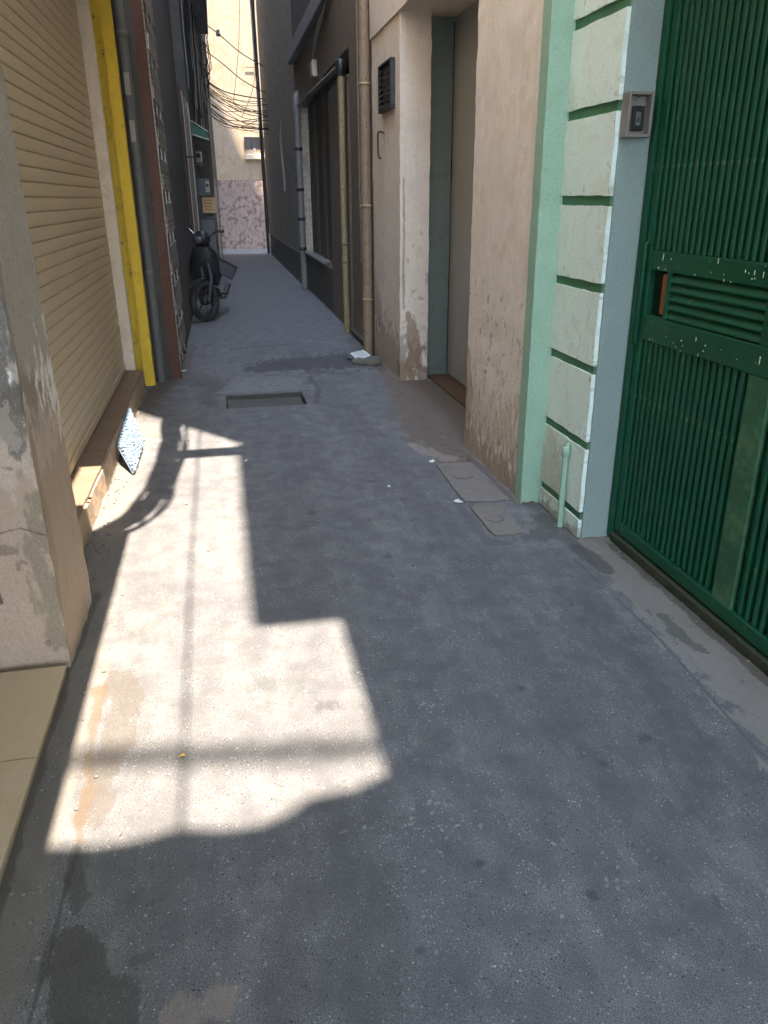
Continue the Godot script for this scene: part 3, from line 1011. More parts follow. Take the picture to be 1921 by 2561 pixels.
	var aw := thing("small_awning", "little dark green awning with white edges over the meters", "awning", Vector3(-0.25, 2.5, -15.0))
	st = mb()
	prism(st, [Vector3(-0.30, 2.66, -15.4), Vector3(-0.04, 2.5, -15.4), Vector3(-0.04, 2.42, -15.4), Vector3(-0.30, 2.5, -15.4)], Vector3(0, 0, 1.1))
	put(st, "canopy", M.awning_green, aw)
	st = mb()
	tube(st, [Vector3(-0.30, 2.685, -14.28), Vector3(-0.03, 2.52, -14.28)], 0.012, 6)
	put(st, "edge", M.white_plastic, aw)
	st = mb()
	tube(st, [Vector3(-0.30, 2.48, -14.28), Vector3(-0.03, 2.405, -14.28)], 0.012, 6)
	put(st, "edge", M.white_plastic, aw)
	# meters and a card board under it
	var mm := [[-0.235, 2.12, 0.11, 0.17, "grey white electricity meter nearest under the small awning"], [-0.13, 1.62, 0.075, 0.2, "narrow white meter with a round top above the card notice"]]
	for d in mm:
		var b := thing("electricity_meter", d[4], "meter", Vector3(d[0], d[1], -15.3), "meters under the small awning")
		st = mb()
		box(st, Vector3(d[0] - d[2] / 2, d[1], -15.5), Vector3(d[0] + d[2] / 2, d[1] + d[3], -15.38), 0.01)
		put(st, "case", M.white_plastic, b)
		st = mb()
		lathe(st, Vector3(d[0], d[1] + d[3] * 0.6, -15.385), Vector3.BACK, [[d[2] * 0.36, 0.0], [d[2] * 0.36, 0.03], [d[2] * 0.28, 0.04], [0.001, 0.042]], 14)
		put(st, "dial", M.lens, b)
		st = mb()
		box(st, Vector3(-0.32, d[1] - 0.05, -15.56), Vector3(d[0] + d[2] / 2 + 0.01, d[1] + d[3] + 0.03, -15.5), 0.003)
		put(st, "bracket", M.dark_steel, b)
	var sg := thing("card_notice", "small yellowish notice board with faded red lines on the left", "sign", Vector3(-0.13, 1.3, -15.6))
	st = mb()
	box(st, Vector3(-0.25, 1.27, -15.62), Vector3(-0.015, 1.54, -15.6), 0.003)
	put(st, "board", M.sign_card, sg)
	for k in 4:
		st = mb()
		box(st, Vector3(-0.23, 1.475 - k * 0.05, -15.6), Vector3(-0.08 + 0.02 * (k % 2), 1.488 - k * 0.05, -15.597), 0.001)
		put(st, "faded_line", M.sign_ink, sg)
	st = mb()
	box(st, Vector3(-0.32, 1.30, -15.66), Vector3(-0.02, 1.33, -15.622), 0.003)
	put(st, "bracket", M.dark_steel, sg)
	var dw := thing("grey_cabinet", "narrow dark grey cabinet below the card notice", "cabinet", Vector3(-0.15, 0, -15.8))
	st = mb()
	box(st, Vector3(-0.31, 0.0, -16.0), Vector3(-0.045, 1.2, -15.68), 0.01)
	put(st, "case", M.dark_plaster, dw)
	st = mb()
	box(st, Vector3(-0.29, 0.08, -15.68), Vector3(-0.06, 1.15, -15.668), 0.004)
	put(st, "door", M.grey_pvc, dw)
	# far house at the end of the left row, with a pale corner pillar
	h = thing("corner_house", "dim house with a pale corner pillar at the lane's far end", "house", Vector3(-1.0, 0, -22.0))
	st = mb()
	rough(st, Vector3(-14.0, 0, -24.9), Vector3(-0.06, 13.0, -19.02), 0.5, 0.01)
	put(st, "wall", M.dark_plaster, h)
	st = mb()
	rough(st, Vector3(-0.06, 2.0, -24.9), Vector3(0.075, 13.0, -24.4), 0.25, 0.015)
	put(st, "pillar", M.end_plaster, h)
	for k in 3:
		st = mb()
		tube(st, [Vector3(-0.03 + k * 0.04, 0.0, -19.0 - k * 0.02), Vector3(-0.03 + k * 0.04, 2.4, -19.0), Vector3(-0.05 + k * 0.03, 7.0, -19.0)], 0.014, 6)
		put(st, "standpipe", [M.brown_steel, M.white_plastic, M.pipe_grey][k], h)

func end_house() -> void:
	var h := thing("end_house", "sunlit cream house closing the lane with a stained lower wall", "house", Vector3(1.0, 0, -28.0))
	var st := mb()
	box(st, Vector3(-14.0, 2.05, -33.0), Vector3(14.0, 12.0, -27.02), 0.02)
	put(st, "upper_wall", M.end_plaster, h)
	st = mb()
	rough(st, Vector3(-14.0, 0.0, -33.0), Vector3(14.0, 2.05, -27.0), 0.6, 0.02)
	put(st, "lower_wall", M.end_base, h)
	st = mb()
	box(st, Vector3(1.02, 2.94, -27.04), Vector3(1.9, 3.3, -26.99), 0.004)
	var w := put(st, "window", M.window_dark, h)
	st = mb()
	for x in [1.02, 1.24, 1.46, 1.68]:
		box(st, Vector3(x, 2.94, -26.992), Vector3(x + 0.02, 3.3, -26.97), 0.003)
	put(st, "frame", M.dark_steel, w)
	st = mb()
	box(st, Vector3(1.0, 2.66, -27.03), Vector3(1.95, 2.80, -26.86), 0.01)
	put(st, "ledge", M.cream_plaster, h)
	for k in 7:
		st = mb()
		box(st, Vector3(1.03 + k * 0.12, 2.8, -26.9), Vector3(1.10 + k * 0.12, 2.86 + 0.05 * (k % 3), -26.87), 0.004)
		put(st, "ledge_post", M.white_plastic, h)
	st = mb()
	tube(st, [Vector3(1.47, 5.2, -26.98), Vector3(1.2, 5.2, -26.98)], 0.012, 6)
	put(st, "crack_conduit", M.brown_steel, h)

# ---- right side
func right_gate_house() -> void:
	var h := thing("gate_house", "house front above the dark green gate with a mint and white column", "house", Vector3(2.0, 0, -1.5))
	var st := mb()
	box(st, Vector3(1.78, 3.0, -3.08), Vector3(6.0, 7.84, -0.72), 0.01)
	put(st, "upper_wall", M.pale_mint, h)
	st = mb()
	box(st, Vector3(1.45, 2.62, -3.08), Vector3(6.0, 2.99, -1.135), 0.01)
	put(st, "gate_lintel", M.pale_mint, h)
	st = mb()
	box(st, Vector3(1.44, 7.85, -3.08), Vector3(6.0, 8.0, -0.70), 0.01)
	put(st, "roof_slab", M.roof_cement, h)
	st = mb()
	box(st, Vector3(1.45, 2.62, -1.13), Vector3(6.0, 6.2, 6.0), 0.01)
	put(st, "lower_roof_wall", M.pale_mint, h)
	st = mb()
	box(st, Vector3(1.80, 0, -0.9), Vector3(6.0, 2.615, 6.0), 0.01)
	put(st, "side_wall", M.pale_mint, h)
	st = mb()
	box(st, Vector3(1.86, 0.0, -3.08), Vector3(6.0, 2.615, -0.905), 0.01)
	put(st, "porch_back", M.damp_plaster, h)
	# column: green core, pale blocks, teal end
	st = mb()
	rough(st, Vector3(1.557, -0.02, -3.72), Vector3(2.2, 2.62, -3.118), 0.06, 0.001)
	put(st, "column_core", M.groove_green, h)
	column_marks()
	for k in 8:
		var y0 := (k - 1) * 0.3432 + 0.131
		var y1 := y0 + 0.3432 - 0.04
		if k == 0: y0 = -0.02
		if y1 > 2.62: y1 = 2.62
		st = mb()
		uv2_for = "column"
		rough(st, Vector3(1.548, y0, -3.72), Vector3(1.60, y1, -3.110), 0.045, 0.004)
		uv2_for = ""
		put(st, "column_block", M.column_marked, h)
	st = mb()
	rough(st, Vector3(1.566, -0.02, -3.20), Vector3(1.74, 2.62, -3.099), 0.04, 0.0015)
	put(st, "column_end", M.teal_paint, h)
	fillet(Vector3(1.55, 0, -3.6), Vector3(1.55, 0, -3.1), 0.016, 5, h, M.damp_plaster)
	fillet(Vector3(1.55, 0, -3.1), Vector3(1.70, 0, -3.1), 0.013, 6, h, M.plate_cement)
	# thin painted pipe at the foot of the column
	var p := thing("mint_pipe", "short mint painted pipe at the foot of the white column", "pipe", Vector3(1.53, 0, -3.3))
	st = mb()
	tube(st, [Vector3(1.528, 0.0, -3.26), Vector3(1.526, 0.2, -3.262), Vector3(1.528, 0.40, -3.265), Vector3(1.54, 0.43, -3.265)], 0.015, 9)
	put(st, "pipe", M.mint_paint, p)
	st = mb()
	lathe(st, Vector3(1.527, 0.36, -3.264), Vector3.UP, [[0.015, 0.0], [0.021, 0.005], [0.021, 0.045], [0.015, 0.05]], 9)
	put(st, "socket", M.mint_paint, p)
	# lock box
	var b := thing("lock_box", "square pale rimmed lock box with a dark hollow on the teal column", "box", Vector3(1.61, 1.79, -3.09))
	st = mb()
	var x0 := 1.562
	var x1 := 1.666
	for r in [[x0, 1.71, x0 + 0.012, 1.868], [x1 - 0.012, 1.71, x1, 1.868], [x0 + 0.0125, 1.71, x1 - 0.0125, 1.722], [x0 + 0.0125, 1.856, x1 - 0.0125, 1.868]]:
		box(st, Vector3(r[0], r[1], -3.10), Vector3(r[2], r[3], -3.045), 0.002)
	put(st, "rim", M.pipe_grey, b)
	st = mb()
	box(st, Vector3(x0 + 0.0125, 1.7225, -3.099), Vector3(x1 - 0.0125, 1.8555, -3.082), 0.001)
	put(st, "back", M.galvanised, b)
	st = mb()
	box(st, Vector3(x0 + 0.03, 1.735, -3.08), Vector3(x1 - 0.025, 1.82, -3.06), 0.004)
	var inner := put(st, "latch", M.dark_steel, b)
	st = mb()
	box(st, Vector3(x0 + 0.04, 1.75, -3.06), Vector3(x0 + 0.06, 1.80, -3.052), 0.003)
	put(st, "keyhole", M.chrome, inner)
	# the gate
	var g := thing("green_gate", "tall dark green ribbed metal gate with a louvred band", "gate", Vector3(1.72, 0, -2.1))
	st = mb()
	box(st, Vector3(1.722, 0.07, -3.05), Vector3(1.735, 1.045, -0.92), 0.001)
	put(st, "sheet", M.gate_green, g)
	st = mb()
	box(st, Vector3(1.722, 1.225, -3.05), Vector3(1.735, 2.6, -0.92), 0.001)
	put(st, "sheet", M.gate_green, g)
	st = mb()
	box(st, Vector3(1.722, 1.0455, -2.255), Vector3(1.735, 1.2245, -0.92), 0.001)
	put(st, "sheet", M.gate_green, g)
	st = mb()
	box(st, Vector3(1.690, 0.02, -3.095), Vector3(1.74, 2.6, -3.055), 0.004)
	put(st, "jamb", M.gate_green, g)
	st = mb()
	box(st, Vector3(1.700, 0.06, -3.046), Vector3(1.735, 2.58, -3.0), 0.004)
	put(st, "stile", M.gate_green, g)
	st = mb()
	box(st, Vector3(1.71, 0.02, -3.0545), Vector3(1.72, 2.6, -3.0465), 0.001)
	put(st, "hinge_gap", M.rust, g)
	# ribs: one shared mesh for each length
	var rib := func(y0: float, y1: float) -> ArrayMesh:
		var s := mb()
		var o := [Vector3(0.018, 0, -0.011), Vector3(0.004, 0, -0.0095), Vector3(0.0, 0, -0.0055), Vector3(0.0, 0, 0.0055), Vector3(0.004, 0, 0.0095), Vector3(0.018, 0, 0.011)]
		for i in 5:
			face(s, [o[i] + Vector3(0, y0, 0), o[i + 1] + Vector3(0, y0, 0), o[i + 1] + Vector3(0, y1, 0), o[i] + Vector3(0, y1, 0)], Vector3(0.05, (y0 + y1) / 2, 0), 1)
		var lo := []
		var hi := []
		for q in o:
			lo.append(q + Vector3(0, y0, 0)); hi.append(q + Vector3(0, y1, 0))
		face(s, lo, Vector3(0.005, y0 + 1.0, 0))
		face(s, hi, Vector3(0.005, y1 - 1.0, 0))
		return mesh_of(s)
	var upper: ArrayMesh = rib.call(1.30, 2.57)
	var lower: ArrayMesh = rib.call(0.115, 0.945)
	var z := -2.975
	var n := 0
	while z < -0.97:
		var leaf2 := z > -2.27
		if not (z > -2.30 and z < -2.145):
			put_mesh(lower, "rib", M.gate_green, g, Transform3D(Basis(), Vector3(1.7045, 0, z)))
		if not (z > -1.62 and z < -1.55):
			put_mesh(upper, "rib", M.gate_green, g, Transform3D(Basis(), Vector3(1.7045, 0, z)))
		z += 0.0405
		n += 1
	# louvred band
	st = mb()
	box(st, Vector3(1.700, 1.225, -2.9995), Vector3(1.722, 1.298, -0.925), 0.003)
	put(st, "rail", M.gate_green, g)
	st = mb()
	box(st, Vector3(1.700, 0.947, -2.9995), Vector3(1.722, 1.045, -0.925), 0.003)
	put(st, "rail", M.gate_green, g)
	st = mb()
	box(st, Vector3(1.7005, 1.0455, -2.862), Vector3(1.722, 1.2245, -2.838), 0.002)
	put(st, "mullion", M.gate_green, g)
	st = mb()
	box(st, Vector3(1.7005, 1.0455, -2.255), Vector3(1.722, 1.2245, -0.93), 0.002)
	put(st, "mullion", M.gate_green, g)
	for k in 5:
		st = mb()
		var y := 1.058 + k * 0.0345
		face(st, [Vector3(1.702, y, -2.837), Vector3(1.702, y, -2.256), Vector3(1.721, y + 0.030, -2.256), Vector3(1.721, y + 0.030, -2.837)], Vector3(1.75, y - 0.01, -2.5))
		face(st, [Vector3(1.702, y - 0.006, -2.837), Vector3(1.702, y - 0.006, -2.256), Vector3(1.702, y, -2.256), Vector3(1.702, y, -2.837)], Vector3(1.75, y, -2.5))
		face(st, [Vector3(1.702, y - 0.006, -2.837), Vector3(1.702, y - 0.006, -2.256), Vector3(1.721, y + 0.022, -2.256), Vector3(1.721, y + 0.022, -2.837)], Vector3(1.70, y + 0.2, -2.5))
		put(st, "louvre", M.gate_green, g)
	st = mb()
	box(st, Vector3(1.706, 1.06, -2.90), Vector3(1.721, 1.215, -2.8635), 0.004)
	put(st, "wooden_block", M.wood_block, g)
	st = mb()
	box(st, Vector3(1.702, 0.1, -2.285), Vector3(1.7215, 0.9465, -2.165), 0.004)
	put(st, "meeting_plate", M.gate_faded, g)
	st = mb()
	box(st, Vector3(1.698, 0.055, -2.9995), Vector3(1.722, 0.112, -0.925), 0.004)
	put(st, "bottom_rail", M.gate_green, g)
	st = mb()
	box(st, Vector3(1.685, 0.0, -3.05), Vector3(1.74, 0.045, -0.92), 0.005)
	put(st, "floor_track", weathered("track_paint", Color(0.028, 0.042, 0.022), {"amount": 0.7, "dirt": Color(0.06, 0.035, 0.02), "metres": 0.6, "vary": 0.4}), g)
	st = mb()
	tube(st, [Vector3(1.70, 0.92, -3.03), Vector3(1.69, 0.93, -3.03), Vector3(1.69, 1.32, -3.03), Vector3(1.70, 1.33, -3.03)], 0.008, 7)
	put(st, "bolt_rod", M.gate_green, g)
	# dribbles of pale paint and lichen on the band
	st = mb()
	var rng := RandomNumberGenerator.new()
	rng.seed = 31
	for k in 70:
		var zz := -2.98 + 1.1 * pow(rng.randf(), 0.9)
		var yy: float = [1.27, 1.25, 0.99, 0.97, 1.235, 1.29][rng.randi() % 6] + rng.randfn() * 0.012
		var xx := 1.6985
		if rng.randf() < 0.35:
			yy = rng.randf_range(0.15, 2.2)
			zz = -2.975 + 0.0405 * rng.randi_range(0, 22)
			xx = 1.7065
			if zz > -2.30 and zz < -2.145 or (yy > 0.93 and yy < 1.31): continue
		var r := rng.randf_range(0.0015, 0.0042)
		ellipsoid(st, Vector3(xx, yy, zz), Vector3(0.0018, r, r * 0.8), Basis(), 6, 4)
		if rng.randf() < 0.4:
			ellipsoid(st, Vector3(xx, yy - r * 3.0, zz), Vector3(0.0016, r * 3.5, r * 0.45), Basis(), 6, 4)
	tag(put(st, "paint_drips", M.paint_fleck, g), "", "", "", "stuff")

func right_pink_house() -> void:
	var h := thing("pink_house", "peach plastered house with a deep grey door recess", "house", Vector3(2.2, 0, -5.5))
	var st := mb()
	uv2_for = "pink_pier"
	rough(st, Vector3(1.452, -0.02, -4.62), Vector3(2.3, 2.80, -3.665), 0.045, 0.006)
	uv2_for = ""
	put(st, "pier", pink_pier_marks(), h)
	st = mb()
	rough(st, Vector3(1.446, -0.02, -3.68), Vector3(1.60, 2.62, -3.585), 0.04, 0.003)
	put(st, "mint_edge", M.mint_paint, h)
	st = mb()
	rough(st, Vector3(1.452, 2.80, -7.8), Vector3(2.3, 3.5, -3.14), 0.12, 0.003)
	put(st, "lintel", M.pink_plaster, h)
	st = mb()
	uv2_for = "pink_wall"
	rough(st, Vector3(1.468, -0.02, -7.8), Vector3(1.715, 2.80, -6.63), 0.05, 0.006)
	uv2_for = ""
	put(st, "wall", pink_wall_marks(), h)
	st = mb()
	box(st, Vector3(1.45, 3.5, -9.0), Vector3(6.0, 17.0, -3.10), 0.02)
	put(st, "upper_wall", M.pink_plaster, h)
	st = mb()
	rough(st, Vector3(1.72, -0.02, -6.9), Vector3(1.93, 2.80, -6.76), 0.2, 0.002)
	put(st, "door_jamb", M.teal_dark, h)
	st = mb()
	box(st, Vector3(1.938, 0.02, -6.765), Vector3(1.99, 2.80, -4.62), 0.003)
	put(st, "door", M.door_grey, h)
	st = mb()
	ellipsoid(st, Vector3(1.715, 1.42, -6.748), Vector3(0.012, 0.02, 0.008))
	put(st, "knob", M.white_plastic, h)
	st = mb()
	box(st, Vector3(1.75, -0.02, -6.76), Vector3(2.3, 0.014, -4.62), 0.003)
	put(st, "door_sill", M.rust, h)
	st = mb()
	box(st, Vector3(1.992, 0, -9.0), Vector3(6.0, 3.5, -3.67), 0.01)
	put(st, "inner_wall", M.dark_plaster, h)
	fillet(Vector3(1.45, 0, -3.6), Vector3(1.455, 0, -4.62), 0.018, 1, h, M.plate_cement)
	fillet(Vector3(1.47, 0, -6.63), Vector3(1.465, 0, -7.8), 0.022, 2, h, M.brown_board)
	fillet(Vector3(1.47, 0, -6.63), Vector3(1.72, 0, -6.63), 0.016, 3, h, M.brown_board)
	fillet(Vector3(1.45, 0, -3.585), Vector3(1.56, 0, -3.6), 0.018, 4, h, M.damp_plaster)
	# vent box on the wall
	var v := thing("vent_box", "dark louvred vent box high on the peach wall", "vent", Vector3(1.45, 2.35, -7.05))
	st = mb()
	for r in [[2.17, 2.19], [2.505, 2.525]]:
		box(st, Vector3(1.425, r[0], -7.31), Vector3(1.47, r[1], -6.80), 0.003)
	for r in [[-7.31, -7.29], [-6.82, -6.80]]:
		box(st, Vector3(1.425, 2.1905, r[0]), Vector3(1.47, 2.5045, r[1]), 0.003)
	put(st, "frame", M.dark_steel, v)
	for k in 7:
		st = mb()
		var y := 2.205 + k * 0.043
		prism(st, [Vector3(1.43, y, -7.288), Vector3(1.432, y - 0.003, -7.288), Vector3(1.453, y + 0.024, -7.288), Vector3(1.451, y + 0.027, -7.288)], Vector3(0, 0, 0.466))
		put(st, "louvre", M.dark_steel, v)
	var k2 := thing("wall_hook", "small rusty iron hook under the vent box", "hook", Vector3(1.45, 1.9, -7.2))
	st = mb()
	tube(st, catmull([Vector3(1.47, 2.02, -7.25), Vector3(1.42, 2.03, -7.25), Vector3(1.41, 1.98, -7.25), Vector3(1.415, 1.84, -7.25), Vector3(1.43, 1.82, -7.22)], 4), 0.008, 6)
	put(st, "iron", M.rust, k2)

func column_marks() -> void:
	canvas(0.0, 0.7, -2.8, 0.0, 256, 1024)
	var rng := RandomNumberGenerator.new()
	rng.seed = 66
	var dirt := Color(0.42, 0.34, 0.22)
	stain([[0.1, -0.1, 1.0], [0.3, -0.2, 1.2], [0.25, -0.36, 0.8]], 0.13, dirt, 0.6, 0.9, 0.5)
	stain([[0.1, 0.0, 1.0], [0.65, 0.0, 1.0]], 0.05, Color(0.16, 0.14, 0.09), 0.8, 0.9, 0.4)
	for k in 8:
		var y := -((k - 1) * 0.3432 + 0.131)
		speckle(rng, 9, 0.05, 0.65, y + 0.0, y - 0.06, 0.003, 0.010, Color(0.22, 0.24, 0.16), 0.6, 2.5)
		speckle(rng, 7, 0.61, 0.65, y, y - 0.3, 0.003, 0.008, Color(0.3, 0.22, 0.15), 0.75, 2.0)
		speckle(rng, 5, 0.08, 0.12, y, y - 0.3, 0.003, 0.008, Color(0.22, 0.26, 0.18), 0.6, 3.0)
	for k in 34:
		var u := rng.randf_range(0.08, 0.64)
		var y := -rng.randf_range(0.1, 2.2)
		stain([[u, y], [u + rng.randfn() * 0.003, y + rng.randf_range(0.03, 0.14)]], rng.randf_range(0.002, 0.006), dirt, 0.35, 0.8, 0.5)
	speckle(rng, 50, 0.06, 0.65, -0.02, -0.9, 0.002, 0.009, Color(0.3, 0.24, 0.15), 0.6, 2.0)
	marked("column_marked", "pale_mint")

# uneven bead of mortar and dirt where a wall meets the floor
func fillet(a: Vector3, b: Vector3, r: float, sd: int, parent: Node3D, m: Material) -> void:
	var st := mb()
	var pts := []
	var rad := []
	var n := maxi(4, int(a.distance_to(b) / 0.05))
	for i in n + 1:
		var f := float(i) / n
		var p := a.lerp(b, f)
		var w := wob.get_noise_2d(f * a.distance_to(b) * 1.3 + sd * 9.0, sd)
		pts.append(p + Vector3(w, -0.9 + w, -w) * r * 0.6)
		rad.append(r * (0.65 + 0.9 * absf(wob.get_noise_2d(f * a.distance_to(b) * 2.0, sd * 5.0))))
	tube(st, pts, rad, 7)
	put(st, "mortar_fillet", m, parent)

func pink_pier_marks() -> StandardMaterial3D:
	canvas(0.0, 1.1, -2.8, 0.0, 512, 1024)
	var rng := RandomNumberGenerator.new()
	rng.seed = 18
	var soil := Color(0.20, 0.135, 0.085)
	stain([[0.0, -0.02, 1.0], [0.4, 0.0, 0.8], [1.1, 0.0, 0.9]], 0.26, soil, 0.8, 1.0, 0.35)
	stain([[0.0, -0.3, 1.0], [0.5, -0.25, 0.8], [1.1, -0.3, 1.0]], 0.25, Color(0.42, 0.31, 0.21), 0.55, 1.2, 0.5)
	stain([[0.0, -0.1, 1.0], [0.15, -0.3, 0.6], [0.1, -0.6, 0.3]], 0.16, Color(0.27, 0.19, 0.12), 0.55, 0.9, 0.3)
	speckle(rng, 260, 0.0, 1.1, -0.02, -1.1, 0.003, 0.012, soil, 0.65, 3.0)
	speckle(rng, 60, 0.4, 1.1, -0.55, -1.05, 0.004, 0.016, Color(0.17, 0.12, 0.09), 0.75, 1.6)
	speckle(rng, 70, 0.0, 1.1, -0.1, -2.6, 0.002, 0.006, Color(0.2, 0.15, 0.11), 0.5, 1.0)
	for k in 40:
		var u := rng.randf_range(0.0, 1.1)
		var y := -rng.randf_range(0.1, 0.8)
		stain([[u, y], [u + rng.randfn() * 0.006, y + rng.randf_range(0.04, 0.2)]], rng.randf_range(0.004, 0.012), soil, 0.35, 0.8, 0.4)
	stain([[0.02, -1.0], [0.0, -0.8], [0.02, -0.55]], 0.02, Color(0.32, 0.28, 0.22), 0.7, 0.9, 0.3)
	return marked("pink_pier", "pink_plaster")

func pink_wall_marks() -> StandardMaterial3D:
	# canvas: 0..1.2 runs along the lane face, 1.22..1.47 across the face to the viewer
	canvas(0.0, 1.6, -2.8, 0.0, 512, 1024)
	var rng := RandomNumberGenerator.new()
	rng.seed = 28
	var soil := Color(0.17, 0.11, 0.065)
	stain([[0.0, -0.1, 1.0], [0.7, -0.12, 1.1], [1.22, -0.1, 0.9]], 0.34, soil, 0.75, 0.8, 0.4)
	stain([[0.0, -0.6, 0.9], [0.3, -0.5, 0.6]], 0.3, Color(0.22, 0.15, 0.09), 0.5, 0.9, 0.4)
	stain([[1.20, -0.1, 1.0], [1.47, -0.04, 0.7]], 0.1, soil, 0.75, 0.9, 0.3)
	stain([[1.33, -0.15, 1.0], [1.36, -0.32, 1.0], [1.31, -0.5, 0.6], [1.29, -0.58, 0.3]], 0.07, Color(0.2, 0.125, 0.07), 0.85, 0.7, 0.2)
	stain([[1.255, -0.62, 0.6], [1.25, -0.9, 0.9], [1.255, -1.3, 0.7], [1.25, -1.65, 0.4]], 0.014, Color(0.24, 0.16, 0.09), 0.8, 0.9, 0.3)
	speckle(rng, 120, 0.0, 1.5, -0.05, -1.4, 0.004, 0.014, soil, 0.55, 3.0)
	speckle(rng, 40, 1.22, 1.5, -0.4, -1.3, 0.004, 0.014, Color(0.3, 0.21, 0.13), 0.6, 2.0)
	return marked("pink_wall", "pink_plaster")

func right_far() -> void:
	var h := thing("dark_house", "dark house front with brown boards and low damp wall", "house", Vector3(2.2, 0, -11.5))
	var st := mb()
	rough(st, Vector3(1.47, 0, -9.1), Vector3(2.3, 5.0, -7.81), 0.15, 0.006)
	put(st, "brown_pier", M.brown_board, h)
	st = mb()
	box(st, Vector3(1.45, 0, -9.35), Vector3(1.8, 0.08, -7.9), 0.02)
	put(st, "pier_foot", M.damp_plaster, h)
	st = mb()
	rough(st, Vector3(1.50, 1.0, -11.0), Vector3(2.3, 2.75, -9.45), 0.15, 0.005)
	put(st, "side_panel", M.brown_board, h)
	st = mb()
	rough(st, Vector3(1.49, 0.0, -11.0), Vector3(2.3, 1.0, -9.45), 0.15, 0.005)
	put(st, "side_base", M.brown_board, h)
	st = mb()
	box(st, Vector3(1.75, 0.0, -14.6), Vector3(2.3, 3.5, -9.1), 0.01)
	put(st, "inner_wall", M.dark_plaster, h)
	for k in 9:
		st = mb()
		var z := -11.02 - k * 0.36
		box(st, Vector3(1.60 + 0.006 * (k % 2), 0.62, z - 0.35), Vector3(1.64, 2.9, z), 0.004)
		put(st, "shutter_board", [M.brown_board, M.damp_plaster, M.dark_plaster][k % 3], h)
	st = mb()
	rough(st, Vector3(1.50, 0.0, -14.6), Vector3(1.74, 0.6, -11.0), 0.15, 0.008)
	put(st, "low_wall", M.damp_plaster, h)
	st = mb()
	box(st, Vector3(1.46, 0.60, -14.4), Vector3(1.74, 0.64, -11.9), 0.01)
	put(st, "sill", M.pipe_grey, h)
	st = mb()
	box(st, Vector3(1.47, 2.95, -15.0), Vector3(2.3, 3.6, -9.1), 0.01)
	put(st, "fascia", M.brown_board, h)
	st = mb()
	box(st, Vector3(1.38, 3.62, -15.1), Vector3(2.3, 3.84, -10.2), 0.01)
	put(st, "balcony_slab", M.roof_cement, h)
	st = mb()
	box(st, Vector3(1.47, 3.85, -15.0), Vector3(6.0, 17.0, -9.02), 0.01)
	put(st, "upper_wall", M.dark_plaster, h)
	h = thing("tall_house", "tall grey brown house wall with a dark damp foot before the end", "house", Vector3(2.5, 0, -20.0))
	st = mb()
	prism(st, [Vector3(1.49, 0.55, -15.12), Vector3(1.47, 0.55, -24.43), Vector3(4.1, 0.55, -23.37), Vector3(14.0, 0.55, -19.4), Vector3(14.0, 0.55, -15.12)], Vector3(0, 16.45, 0))
	put(st, "wall", M.dim_plaster, h)
	st = mb()
	rough(st, Vector3(1.468, 0, -24.2), Vector3(3.0, 0.55, -14.62), 0.2, 0.012)
	put(st, "damp_foot", M.damp_plaster, h)
	var p := thing("corner_downpipe", "dark downpipe with a pale cable on the far right corner", "pipe", Vector3(1.42, 0, -24.45))
	st = mb()
	tube(st, [Vector3(1.43, 0, -24.45), Vector3(1.40, 3.5, -24.45), Vector3(1.36, 8.0, -24.45)], 0.055, 10)
	put(st, "pipe", M.dark_steel, p)
	st = mb()
	tube(st, [Vector3(1.37, 3.4, -24.39), Vector3(1.34, 5.0, -24.39), Vector3(1.31, 8.0, -24.39)], 0.018, 8)
	put(st, "cable", M.white_plastic, p)
	var c := thing("hanging_loop", "pale cable loop hanging on the tall grey wall", "cable", Vector3(1.45, 2.0, -18.0))
	st = mb()
	tube(st, catmull([Vector3(1.46, 2.95, -18.0), Vector3(1.43, 3.0, -18.15), Vector3(1.43, 2.8, -18.3), Vector3(1.44, 2.2, -18.1), Vector3(1.44, 1.7, -17.8), Vector3(1.44, 1.62, -17.6), Vector3(1.44, 1.75, -17.5), Vector3(1.44, 2.3, -17.9), Vector3(1.44, 2.9, -18.05)], 5), 0.012, 6)
	put(st, "cable", M.pipe_grey, c)

